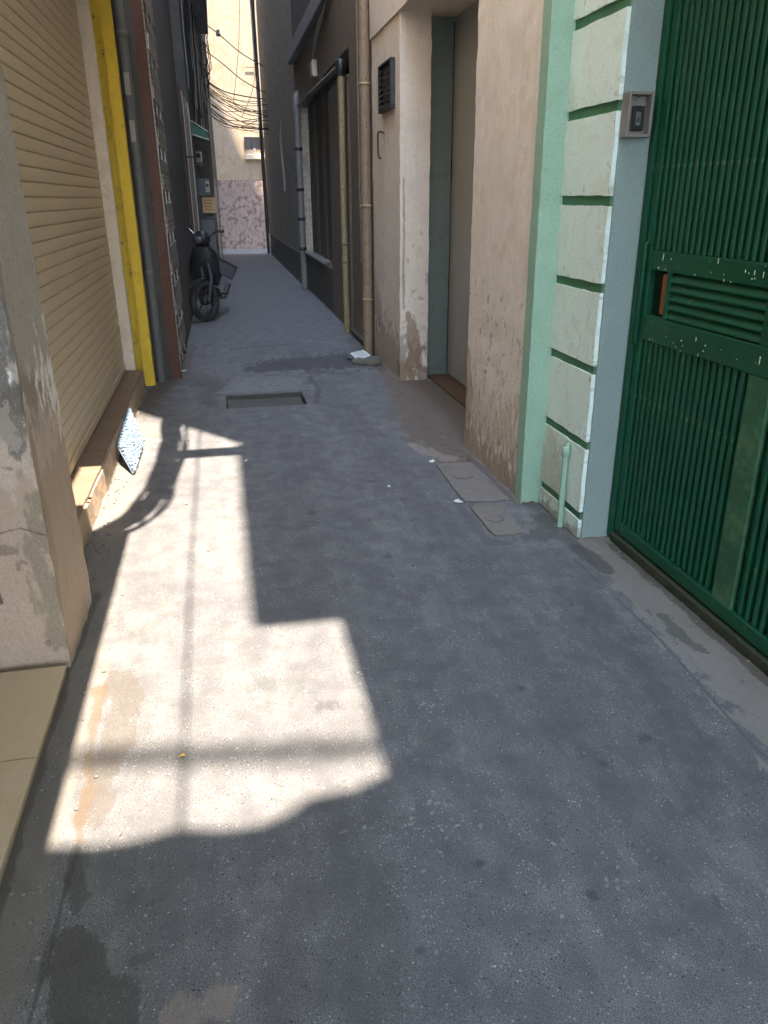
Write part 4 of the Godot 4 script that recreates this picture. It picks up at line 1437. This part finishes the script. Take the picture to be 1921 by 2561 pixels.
func right_pipes() -> void:
	var p := thing("brown_downpipe", "stained brown downpipe with clamps at the edge of the peach wall", "pipe", Vector3(1.42, 0, -7.86))
	var st := mb()
	tube(st, [Vector3(1.41, 0.0, -7.86), Vector3(1.41, 2.0, -7.86), Vector3(1.415, 6.0, -7.86)], 0.05, 14)
	put(st, "pipe", M.pipe_brown, p)
	for y in [0.55, 1.42, 2.45]:
		st = mb()
		lathe(st, Vector3(1.41, y, -7.86), Vector3.UP, [[0.05, 0.0], [0.057, 0.004], [0.057, 0.022], [0.05, 0.026]], 14)
		put(st, "clamp", M.pipe_yellow, p)
	p = thing("thin_conduit", "thin pale grey conduit beside the stained brown downpipe", "pipe", Vector3(1.36, 0, -7.95))
	st = mb()
	tube(st, [Vector3(1.375, 0.9, -7.98), Vector3(1.37, 2.0, -7.98), Vector3(1.375, 5.0, -7.98)], 0.009, 7)
	put(st, "pipe", M.pipe_grey, p)
	p = thing("yellow_pipe", "dull yellow vertical pipe with a dark cap on the dark house", "pipe", Vector3(1.42, 0, -9.4))
	st = mb()
	tube(st, [Vector3(1.43, 0.0, -9.38), Vector3(1.42, 1.3, -9.38), Vector3(1.425, 2.74, -9.38)], 0.038, 12)
	put(st, "pipe", M.pipe_yellow, p)
	st = mb()
	lathe(st, Vector3(1.425, 2.72, -9.38), Vector3.UP, [[0.04, 0.0], [0.056, 0.01], [0.056, 0.14], [0.04, 0.16], [0.001, 0.16]], 12)
	put(st, "cap", M.dark_steel, p)
	for y in [1.0, 0.8]:
		st = mb()
		lathe(st, Vector3(1.425, y, -9.38), Vector3.UP, [[0.038, 0.0], [0.046, 0.004], [0.046, 0.03], [0.038, 0.034]], 12)
		put(st, "joint", M.pipe_brown, p)
	p = thing("overhead_pipe", "grey pipe running level under the balcony of the dark house", "pipe", Vector3(1.44, 2.85, -11.8))
	st = mb()
	tube(st, [Vector3(1.43, 2.83, -9.45), Vector3(1.43, 2.86, -11.5), Vector3(1.44, 2.90, -14.1)], 0.03, 10)
	put(st, "pipe", M.pipe_grey, p)
	for z in [-10.9, -12.6]:
		st = mb()
		box(st, Vector3(1.40, 2.82, z), Vector3(1.47, 2.9, z + 0.03), 0.003)
		put(st, "clip", M.rust, p)
	p = thing("grey_standpipe", "grey jointed standpipe at the far end of the dark house", "pipe", Vector3(1.44, 0, -14.3))
	st = mb()
	tube(st, [Vector3(1.44, 0.0, -14.35), Vector3(1.43, 1.5, -14.35), Vector3(1.43, 2.85, -14.35)], 0.058, 12)
	put(st, "pipe", M.pipe_grey, p)
	st = mb()
	tube(st, catmull([Vector3(1.43, 2.84, -14.35), Vector3(1.43, 3.0, -14.35), Vector3(1.46, 3.08, -14.4), Vector3(1.5, 3.1, -14.45)], 4), 0.064, 12)
	put(st, "elbow", M.pipe_grey, p)
	for y in [0.66, 1.15, 1.62, 2.25]:
		st = mb()
		lathe(st, Vector3(1.432, y, -14.35), Vector3.UP, [[0.058, 0.0], [0.068, 0.006], [0.068, 0.05], [0.058, 0.056]], 12)
		put(st, "joint", M.dark_steel, p)
	p = thing("junction_box", "small pale junction box with loose leads on the dark house", "box", Vector3(1.43, 3.1, -11.8))
	st = mb()
	box(st, Vector3(1.40, 3.02, -12.0), Vector3(1.47, 3.22, -11.75), 0.01)
	put(st, "case", M.white_plastic, p)
	for k in 5:
		st = mb()
		var z0 := -11.8 + k * 0.3
		tube(st, catmull([Vector3(1.43, 3.2, -11.85), Vector3(1.42, 3.35 + 0.05 * k, z0 + 0.1), Vector3(1.44, 3.5 + 0.04 * k, z0 + 0.25), Vector3(1.46, 3.66, z0 + 0.45)], 4), 0.007, 5)
		put(st, "lead", M.white_plastic if k % 2 else M.pipe_grey, p)

# ---- things above the lane that shade it, and the wires
func overhead() -> void:
	var s := -SUN
	var lift := func(x: float, zz: float, y: float) -> Vector3:
		return Vector3(x, 0, zz) + s * y
	# canvas awning behind the camera; its hem draws the near edge of the sunny patch
	var a := thing("canvas_awning", "canvas awning stretched over the lane behind the viewer", "awning", Vector3(0.9, 6.6, 1.2))
	var hem := [[-2.0, -1.6], [-0.9, -1.615], [-0.54, -1.625], [-0.43, -1.60], [-0.32, -1.60], [-0.22, -1.62], [-0.12, -1.59], [-0.02, -1.585], [0.05, -1.61], [0.11, -1.655], [0.18, -1.66], [0.24, -1.665], [0.31, -1.70], [0.6, -1.71]]
	var st := mb()
	for i in hem.size() - 1:
		var p0: Vector3 = lift.call(hem[i][0], hem[i][1], 6.6)
		var p1: Vector3 = lift.call(hem[i + 1][0], hem[i + 1][1], 6.6)
		var q0 := Vector3(p0.x, 6.75, 5.0)
		var q1 := Vector3(p1.x, 6.75, 5.0)
		face(st, [p0, p1, q1, q0], Vector3(1, 0, 1), 1)
		face(st, [p0 - Vector3(0, 0.01, 0), p1 - Vector3(0, 0.01, 0), q1 - Vector3(0, 0.01, 0), q0 - Vector3(0, 0.01, 0)], Vector3(1, 20, 1), 1)
	put(st, "canvas", M.canvas, a)
	st = mb()
	tube(st, [Vector3(-0.9, 6.79, 5.0), Vector3(1.6, 6.79, 5.0)], 0.03, 8)
	put(st, "pole", M.dark_steel, a)
	# cable that runs along the lane
	var w := thing("service_cable", "single black cable strung along the lane overhead", "cable", Vector3(0.6, 4.5, -1.5))
	st = mb()
	tube(st, catmull([lift.call(-0.25, -7.6, 4.6), lift.call(-0.24, -4.6, 4.4), lift.call(-0.24, -3.3, 4.4), lift.call(-0.23, -2.5, 4.4), lift.call(-0.22, -1.6, 4.5), lift.call(-0.2, 1.5, 4.8)], 5), 0.006, 7)
	put(st, "strand", M.cable_black, w)
	# cable trunk across the lane
	w = thing("cross_cable", "thick black cable crossing the lane high overhead", "cable", Vector3(2.2, 13.0, 1.2))
	st = mb()
	tube(st, catmull([lift.call(-1.6, -2.0, 13.3), lift.call(-0.55, -1.95, 13.1), lift.call(-0.22, -1.90, 13.0), lift.call(0.31, -1.83, 13.1), lift.call(1.2, -1.75, 13.4)], 5), 0.04, 8)
	put(st, "strand", M.cable_black, w)
	# bracket beam across the far end of the patch
	w = thing("iron_bracket", "flat iron bracket reaching over the lane from the mint house", "bracket", Vector3(0.9, 5.0, -3.6))
	st = mb()
	var b0: Vector3 = lift.call(-0.42, -4.86, 4.9)
	var b1: Vector3 = Vector3(1.46, 4.9, b0.z + 0.05)
	box(st, Vector3(b0.x, 4.85, b0.z - 0.085), Vector3(b1.x, 4.93, b0.z + 0.085), 0.01)
	put(st, "bar", M.dark_steel, w)
	# drooping bundle of telephone wires
	w = thing("wire_bundle", "drooping tangle of black telephone wires above the shutter", "wires", Vector3(0.4, 4.5, -3.8))
	var path := [lift.call(-0.47, -7.0, 4.3), lift.call(-0.45, -5.7, 4.15), lift.call(-0.42, -5.0, 4.0), lift.call(-0.43, -4.45, 3.9), lift.call(-0.47, -4.05, 3.8), lift.call(-0.58, -3.75, 3.75), lift.call(-0.8, -3.5, 3.8)]
	var rng := RandomNumberGenerator.new()
	rng.seed = 9
	for k in 38:
		var off := Vector3(rng.randfn() * 0.03, rng.randfn() * 0.05, rng.randfn() * 0.03)
		var pts := []
		for q in path:
			pts.append(q + off + Vector3(rng.randfn(), rng.randfn(), rng.randfn()) * 0.02)
		st = mb()
		tube(st, catmull(pts, 4), rng.randf_range(0.008, 0.014), 5)
		put(st, "wire", M.cable_black, w)
	# wires in front of the sunlit end wall
	rng.seed = 77
	var tips := [[4.65, 4.15, "uppermost taut black wire before the sunlit end wall"], [5.25, 4.75, "black wire sagging from a white insulator before the end wall"]]
	var n := 0
	for k in 2:
		var t: Array = tips[k]
		w = thing("lane_wire", t[2], "wire", Vector3(0.7, t[0], -22.0), "wires before the end wall")
		st = mb()
		tube(st, catmull([Vector3(-0.06, t[0] + 0.25, -22.0), Vector3(0.4, t[0] - 0.02, -22.2), Vector3(0.9, (t[0] + t[1]) / 2 - 0.12, -22.4), Vector3(1.48, t[1] - 0.1, -22.8)], 6), 0.012, 6)
		put(st, "strand", M.cable_black, w)
		if k == 1:
			st = mb()
			lathe(st, Vector3(0.38, t[0] - 0.07, -22.2), Vector3.UP, [[0.01, 0.0], [0.05, 0.01], [0.055, 0.07], [0.03, 0.09], [0.045, 0.13], [0.01, 0.15]], 10)
			put(st, "insulator", M.pipe_grey, w)
	w = thing("wire_sheaf", "sheaf of many thin black wires sagging before the end wall", "wires", Vector3(0.7, 3.8, -22.0))
	for k in 24:
		st = mb()
		var f := k / 23.0
		var ya := 4.0 - 0.75 * f + rng.randf_range(-0.08, 0.08)
		var yb := 3.75 - 0.62 * clampf(f + rng.randf_range(-0.45, 0.45), 0.0, 1.0) + rng.randf_range(-0.1, 0.1)
		var sag := rng.randf_range(0.02, 0.22)
		tube(st, catmull([Vector3(-0.1, ya + 0.2, -21.0), Vector3(0.35, ya - sag * 0.7, -21.4), Vector3(0.85, (ya + yb) / 2 - sag, -21.8), Vector3(1.48, yb, -22.3)], 6), 0.014 if k == 23 or k == 0 else 0.007, 5)
		put(st, "wire", M.cable_black, w)
	for d in [[0.95, 5.6, 0.62, 3.7, "long thin wire drooping on the left of the sunlit wall"], [1.3, 4.9, 0.8, 3.4, "long thin wire drooping on the right of the sunlit wall"]]:
		w = thing("drop_wire", d[4], "wire", Vector3(d[0], 4.0, -23.5), "wires drooping over the sunlit wall")
		st = mb()
		tube(st, catmull([Vector3(d[0] + 0.12, 8.0, -23.5), Vector3(d[0] + 0.05, d[1] + 0.6, -23.5), Vector3(d[0] - 0.08, d[1] - 0.6, -23.3), Vector3(d[2], d[3], -22.0)], 7), 0.007, 5)
		put(st, "strand", M.cable_black, w)
	# coils and brackets on the left fronts
	w = thing("cable_coil", "untidy coil of black cable at the left house corner", "cable", Vector3(-0.1, 4.2, -19.0))
	for k in 7:
		st = mb()
		var pts := []
		var c := Vector3(-0.06 + rng.randfn() * 0.03, 4.35 + rng.randfn() * 0.2, -18.9)
		for i in 17:
			var an := TAU * i / 16.0
			pts.append(c + Vector3(cos(an) * 0.13 * rng.randf_range(0.8, 1.1), sin(an) * 0.32 * rng.randf_range(0.9, 1.1), sin(an * 2.0) * 0.04))
		tube(st, pts, 0.009, 5)
		put(st, "loop", M.cable_black, w)
	w = thing("hanging_leads", "loose dark leads hanging down the dim left wall", "cable", Vector3(-0.25, 4.0, -16.0))
	for k in 16:
		st = mb()
		var x := -0.27 + rng.randfn() * 0.05
		var zz := -14.0 - rng.randf() * 4.5
		x = -0.29 + rng.randf() * 0.1 + absf(zz + 14.0) * 0.035
		tube(st, catmull([Vector3(x, 7.5, zz), Vector3(x + rng.randfn() * 0.03, 5.5, zz), Vector3(x + rng.randfn() * 0.05, 4.2, zz), Vector3(x + rng.randfn() * 0.06, rng.randf_range(2.7, 3.6), zz)], 4), rng.randf_range(0.007, 0.014), 5)
		put(st, "lead", [M.cable_black, M.pipe_grey, M.white_plastic][k % 3], w)

func small_things() -> void:
	# two cement inspection plates
	var specs := [[[Vector3(1.17, 0, -4.31), Vector3(1.395, 0, -4.29), Vector3(1.41, 0, -3.63), Vector3(1.165, 0, -3.655)], Vector3(1.27, 0, -4.05), 0.055, "large cracked cement cover plate beside the peach pier"], [[Vector3(1.165, 0, -3.60), Vector3(1.345, 0, -3.60), Vector3(1.325, 0, -3.20), Vector3(1.175, 0, -3.205)], Vector3(1.24, 0, -3.40), 0.045, "small tilted cement cover plate near the green column"]]
	for s in specs:
		var t := thing("cover_plate", s[3], "cover plate", s[1], "cement cover plates at the right wall")
		var st := mb()
		var pts := []
		var crng := RandomNumberGenerator.new()
		crng.seed = 17
		for i in 4:
			var pa: Vector3 = s[0][i]
			var pb: Vector3 = s[0][(i + 1) % 4]
			for k in 5:
				var q := pa.lerp(pb, k / 5.0) + Vector3(crng.randfn(), 0, crng.randfn()) * 0.0035
				pts.append(q.lerp(s[1], 0.03 if k == 0 else 0.0) + Vector3(0, -0.02, 0))
		prism(st, pts, Vector3(0, 0.028, 0))
		put(st, "plate", M.plate_cement, t)
		st = mb()
		lathe(st, s[1] + Vector3(0, 0.007, 0), Vector3.UP, [[s[2], 0.0], [s[2], 0.005], [s[2] * 0.93, 0.008], [0.001, 0.009]], 20)
		put(st, "plug", M.plate_cement, t)
		# patterned tile on a dark mound by the downpipe
	var q := thing("loose_tile", "pale patterned square tile lying by the brown downpipe", "tile", Vector3(1.29, 0, -7.6))
	var st := mb()
	prism(st, [Vector3(1.20, 0.045, -7.74), Vector3(1.345, 0.06, -7.80), Vector3(1.375, 0.05, -7.56), Vector3(1.225, 0.03, -7.46)], Vector3(0, 0.012, 0))
	put(st, "slab", M.paper_white, q)
	st = mb()
	for k in 5:
		var f := 0.15 + k * 0.17
		var a := Vector3(1.20, 0.0578, -7.74).lerp(Vector3(1.225, 0.0428, -7.46), f)
		var b := Vector3(1.345, 0.0728, -7.80).lerp(Vector3(1.375, 0.0628, -7.56), f)
		tube(st, [a.lerp(b, 0.12), a.lerp(b, 0.3 + 0.1 * (k % 2)), a.lerp(b, 0.6), a.lerp(b, 0.88)], 0.004, 4)
	put(st, "pattern", M.dark_steel, q)
	st = mb()
	for k in 7:
		ellipsoid(st, Vector3(1.26 + 0.05 * (k % 4), 0.01, -7.7 + 0.05 * k), Vector3(0.09, 0.045 - 0.004 * (k % 3), 0.09))
	put(st, "mortar_bed", M.damp_plaster, q)
	# litter
	var rng := RandomNumberGenerator.new()
	rng.seed = 3
	var bits := [[1.165, -4.36, 0.03, "white scrap above the large cover plate"], [1.135, -3.68, 0.028, "white scrap beside the small cover plate"], [0.82, -3.98, 0.012, "tiny white scrap in the middle of the lane"], [0.05, -4.62, 0.02, "crumpled scrap just outside the sunny patch"], [-0.42, -7.5, 0.06, "faint grey scrap at the foot of the brown jamb"]]
	for b in bits:
		var o := thing("paper_scrap", b[3], "litter", Vector3(b[0], 0, b[1]), "scraps of litter on the lane")
		st = mb()
		var c := Vector3(b[0], 0.006, b[1])
		var an := rng.randf() * TAU
		for k in 3:
			var d := Vector3(cos(an + k), 0, sin(an + k)) * float(b[2]) * 0.5
			var e := Vector3(-d.z, 0, d.x) * 0.6
			var m := c + Vector3(rng.randfn(), 0, rng.randfn()) * float(b[2]) * 0.25
			prism(st, [m - d - e, m + d - e, m + d * 0.8 + e + Vector3(0, 0.006, 0), m - d * 0.7 + e], Vector3(0, 0.0015, 0))
		put(st, "paper", M.paper_white, o)
	var lf := thing("fallen_leaf", "small yellow leaf on the sunny concrete", "leaf", Vector3(-0.225, 0, -1.9))
	st = mb()
	for k in 6:
		var f := k / 6.0
		var w0 := sin(PI * f) * 0.009
		var w1 := sin(PI * (f + 1.0 / 6.0)) * 0.009
		face(st, [Vector3(-0.24 + f * 0.03, 0.006 + 0.004 * sin(f * 3.0), -1.9 - w0), Vector3(-0.24 + f * 0.03, 0.006 + 0.004 * sin(f * 3.0), -1.9 + w0), Vector3(-0.235 + f * 0.03, 0.006 + 0.004 * sin(f * 3.0 + 0.5), -1.9 + w1), Vector3(-0.235 + f * 0.03, 0.006 + 0.004 * sin(f * 3.0 + 0.5), -1.9 - w1)], Vector3(-0.22, -1, -1.9), 1)
	put(st, "blade", M.leaf_yellow, lf)
	st = mb()
	tube(st, [Vector3(-0.24, 0.004, -1.9), Vector3(-0.252, 0.006, -1.896)], 0.0012, 5)
	put(st, "stalk", M.leaf_yellow, lf)
	lf.scale = Vector3.ONE * 0.55
	# pebbles and crumbs of mortar
	st = mb()
	for k in 900:
		var side := rng.randf()
		var x := (1.69 - absf(rng.randfn()) * 0.05) if side < 0.42 else ((-0.60 + absf(rng.randfn()) * 0.05) if side < 0.78 else rng.randf_range(-0.5, 1.4))
		var zz := -rng.randf_range(1.1, 7.5)
		if x > 1.42 and zz < -3.05: x -= 0.26
		if zz < -2.97 and x < -0.45: x -= 0.11
		var r := 0.0015 + 0.007 * pow(rng.randf(), 2.5)
		ellipsoid(st, Vector3(x, r * 0.4, zz), Vector3(r, r * 0.6, r * rng.randf_range(0.7, 1.3)), Basis(), 6, 4)
	tag(put(st, "grit", M.plate_cement), "loose grit and crumbs of mortar on the lane", "grit", "", "stuff")

func motorbike() -> void:
	var t := thing("motorbike", "black step-through motorbike parked against the dark left wall", "motorbike", Vector3(-0.26, 0, -11.2))
	var W := Vector3(-0.25, 0.265, -10.72)        # front axle
	var sd := Vector3(-0.62, 0, 0.785).normalized() # where the turned front wheel points
	var ax := Vector3(sd.z, 0, -sd.x)              # its axle, towards the right and the viewer
	ax = Vector3(0.785, 0, 0.62).normalized()
	var wheel := func(c: Vector3, a: Vector3) -> void:
		var wn := Node3D.new()
		wn.name = "wheel"
		t.add_child(wn, true)
		var st := mb()
		ring_mesh(st, c, a, 0.226, 0.042, 0.05, 40)
		put(st, "tyre", M.tyre, wn)
		st = mb()
		ring_mesh(st, c, a, 0.19, 0.012, 0.026, 36)
		put(st, "rim", M.dark_steel, wn)
		st = mb()
		lathe(st, c - a * 0.05, a, [[0.001, 0.0], [0.05, 0.0], [0.055, 0.02], [0.055, 0.08], [0.05, 0.1], [0.001, 0.1]], 16)
		put(st, "hub", M.dark_steel, wn)
		st = mb()
		var x := a.cross(Vector3.UP).normalized()
		for k in 18:
			var an := TAU * k / 18.0
			var d := x * cos(an) + Vector3.UP * sin(an)
			tube(st, [c + d * 0.05 + a * (0.03 if k % 2 else -0.03), c + d * 0.185], 0.0025, 4)
		put(st, "spokes", M.dark_steel, wn)
	wheel.call(W, ax)
	var bd := Vector3(0.10, 0, -1).normalized()    # from the head towards the tail
	var side := Vector3(1, 0, 0.10).normalized()
	var head := Vector3(-0.22, 0.92, -10.92)
	wheel.call(W + bd * 1.2 + Vector3(0.0, 0, 0), side)
	var st := mb()
	for s in [-1.0, 1.0]:
		st = mb()
		tube(st, [W + ax * 0.075 * s, W + ax * 0.07 * s + Vector3(0, 0.3, 0) - sd * 0.09, head + ax * 0.06 * s - Vector3(0, 0.2, 0)], [0.022, 0.022, 0.02], 9)
		put(st, "fork_leg", M.dark_steel, t)
	# front mudguard
	st = mb()
	for k in 10:
		var a0 := -0.5 + k * 0.24
		var a1 := a0 + 0.24
		for s in [-1.0, 1.0]:
			var f := func(an: float, w: float) -> Vector3:
				return W + (sd * -cos(an + 0.6) + Vector3.UP * sin(an + 0.6)) * (0.30 - absf(w) * 0.25) + ax * w
			face(st, [f.call(a0, 0.0), f.call(a1, 0.0), f.call(a1, 0.06 * s), f.call(a0, 0.06 * s)], W, 1)
	put(st, "mudguard", M.bike_black, t)
	# handlebar, grips, levers, mirrors
	st = mb()
	var hc := head + Vector3(0.02, 0.14, 0.0)
	var bar := catmull([hc - ax * 0.34 + Vector3(0, 0.10, -0.03), hc - ax * 0.22 + Vector3(0, 0.08, 0), hc - ax * 0.1 + Vector3(0, 0.0, 0.02), hc + ax * 0.1, hc + ax * 0.22 + Vector3(0, 0.06, 0), hc + ax * 0.34 + Vector3(0, 0.06, -0.03)], 5)
	tube(st, bar, 0.011, 8)
	put(st, "handlebar", M.chrome, t)
	for s in [-1.0, 1.0]:
		st = mb()
		var g0: Vector3 = bar[0] if s < 0 else bar[-1]
		var g1: Vector3 = bar[4] if s < 0 else bar[-5]
		tube(st, [g0, g0.lerp(g1, 0.98)], 0.018, 9)
		put(st, "grip", M.tyre, t)
		st = mb()
		tube(st, catmull([g1 + sd * 0.03, g1.lerp(g0, 0.5) + sd * 0.06, g0 + sd * 0.055], 4), 0.006, 6)
		put(st, "lever", M.chrome, t)
	# headlamp cowl on the bar, dark lens
	st = mb()
	ellipsoid(st, hc + sd * 0.04 + Vector3(0, -0.03, 0), Vector3(0.13, 0.10, 0.10), Basis(ax, Vector3.UP, ax.cross(Vector3.UP)))
	put(st, "headlight_cowl", M.bike_black, t)
	st = mb()
	ellipsoid(st, hc + sd * 0.10 + Vector3(0, -0.035, 0), Vector3(0.075, 0.055, 0.05), Basis(ax, Vector3.UP, ax.cross(Vector3.UP)))
	put(st, "headlight", M.lens, t)
	# front apron with leg shields: lofted sections
	var loft := func(secs: Array, called: String, m: Material) -> void:
		# each section: [centre, half width, half depth]
		var s2 := mb()
		var rings := []
		for c in secs:
			var ring := []
			for k in 14:
				var an := TAU * k / 14.0
				var cx := signf(cos(an)) * pow(absf(cos(an)), 0.7)
				var cz := signf(sin(an)) * pow(absf(sin(an)), 0.7)
				ring.append(c[0] + side * cx * c[1] + bd * cz * c[2])
			rings.append(ring)
		for i in rings.size() - 1:
			for k in 14:
				var kk := (k + 1) % 14
				face(s2, [rings[i][k], rings[i][kk], rings[i + 1][kk], rings[i + 1][k]], (secs[i][0] + secs[i + 1][0]) / 2.0, 1)
		face(s2, rings[0], secs[1][0])
		face(s2, rings[-1], secs[-2][0])
		put(s2, called, m, t)
	var c0 := head + bd * 0.04
	loft.call([[c0 + Vector3(0, 0.06, 0), 0.07, 0.06], [c0 + Vector3(0, -0.04, 0), 0.15, 0.09], [c0 + Vector3(0, -0.18, 0) + bd * 0.02, 0.20, 0.10], [c0 + Vector3(0, -0.36, 0) + bd * 0.06, 0.21, 0.09], [c0 + Vector3(0, -0.52, 0) + bd * 0.12, 0.14, 0.07], [c0 + Vector3(0, -0.6, 0) + bd * 0.16, 0.08, 0.06]], "leg_shield", M.bike_black)
	# tunnel, engine, seat, tail
	st = mb()
	tube(st, catmull([c0 + Vector3(0, -0.2, 0) + bd * 0.05, c0 + Vector3(0, -0.48, 0) + bd * 0.3, c0 + Vector3(0, -0.42, 0) + bd * 0.6], 5), [0.07, 0.07, 0.07, 0.072, 0.074, 0.076, 0.08, 0.085, 0.09, 0.09, 0.09], 12)
	put(st, "frame_tunnel", M.bike_black, t)
	st = mb()
	var ec := c0 + Vector3(0, -0.63, 0) + bd * 0.42
	box(st, ec - Vector3(0.13, 0.10, 0.18), ec + Vector3(0.13, 0.11, 0.16), 0.04)
	put(st, "engine", M.dark_steel, t)
	st = mb()
	ellipsoid(st, c0 + Vector3(0, -0.16, 0) + bd * 0.85, Vector3(0.13, 0.065, 0.40), Basis(side, Vector3.UP, -bd))
	put(st, "seat", M.seat_vinyl, t)
	st = mb()
	ellipsoid(st, c0 + Vector3(0, -0.30, 0) + bd * 0.9, Vector3(0.12, 0.11, 0.42), Basis(side, Vector3.UP, -bd))
	put(st, "tail_fairing", M.bike_black, t)
	st = mb()
	tube(st, [ec + side * 0.14 + Vector3(0, -0.06, 0), ec + side * 0.16 + bd * 0.3 + Vector3(0, -0.08, 0), ec + side * 0.17 + bd * 0.75 + Vector3(0, 0.03, 0)], [0.018, 0.03, 0.042], 10)
	put(st, "exhaust", M.dark_steel, t)
	st = mb()
	tube(st, [ec + Vector3(-0.1, -0.08, 0), ec + Vector3(-0.2, -ec.y, 0.02)], 0.01, 7)
	put(st, "side_stand", M.dark_steel, t)
	st = mb()
	tube(st, [ec + side * 0.1, ec + side * 0.24], 0.014, 7)
	put(st, "foot_peg", M.tyre, t)
	# box shaped bag slung out at the right
	st = mb()
	var bt := Transform3D(Basis(Vector3.BACK, -0.5), Vector3(0.045, 0.64, -10.98))
	box(st, Vector3(-0.14, -0.085, -0.16), Vector3(0.14, 0.085, 0.04), 0.012, bt)
	var bag := put(st, "side_bag", M.bike_plastic, t)
	st = mb()
	box(st, Vector3(-0.145, 0.086, -0.165), Vector3(0.145, 0.10, 0.045), 0.004, bt)
	put(st, "lid", M.bike_black, bag)
	st = mb()
	tube(st, [W + Vector3(0.10, 0.2, -0.05), W + Vector3(0.2, 0.16, 0.02)], 0.012, 6)
	put(st, "indicator", M.chrome, t)
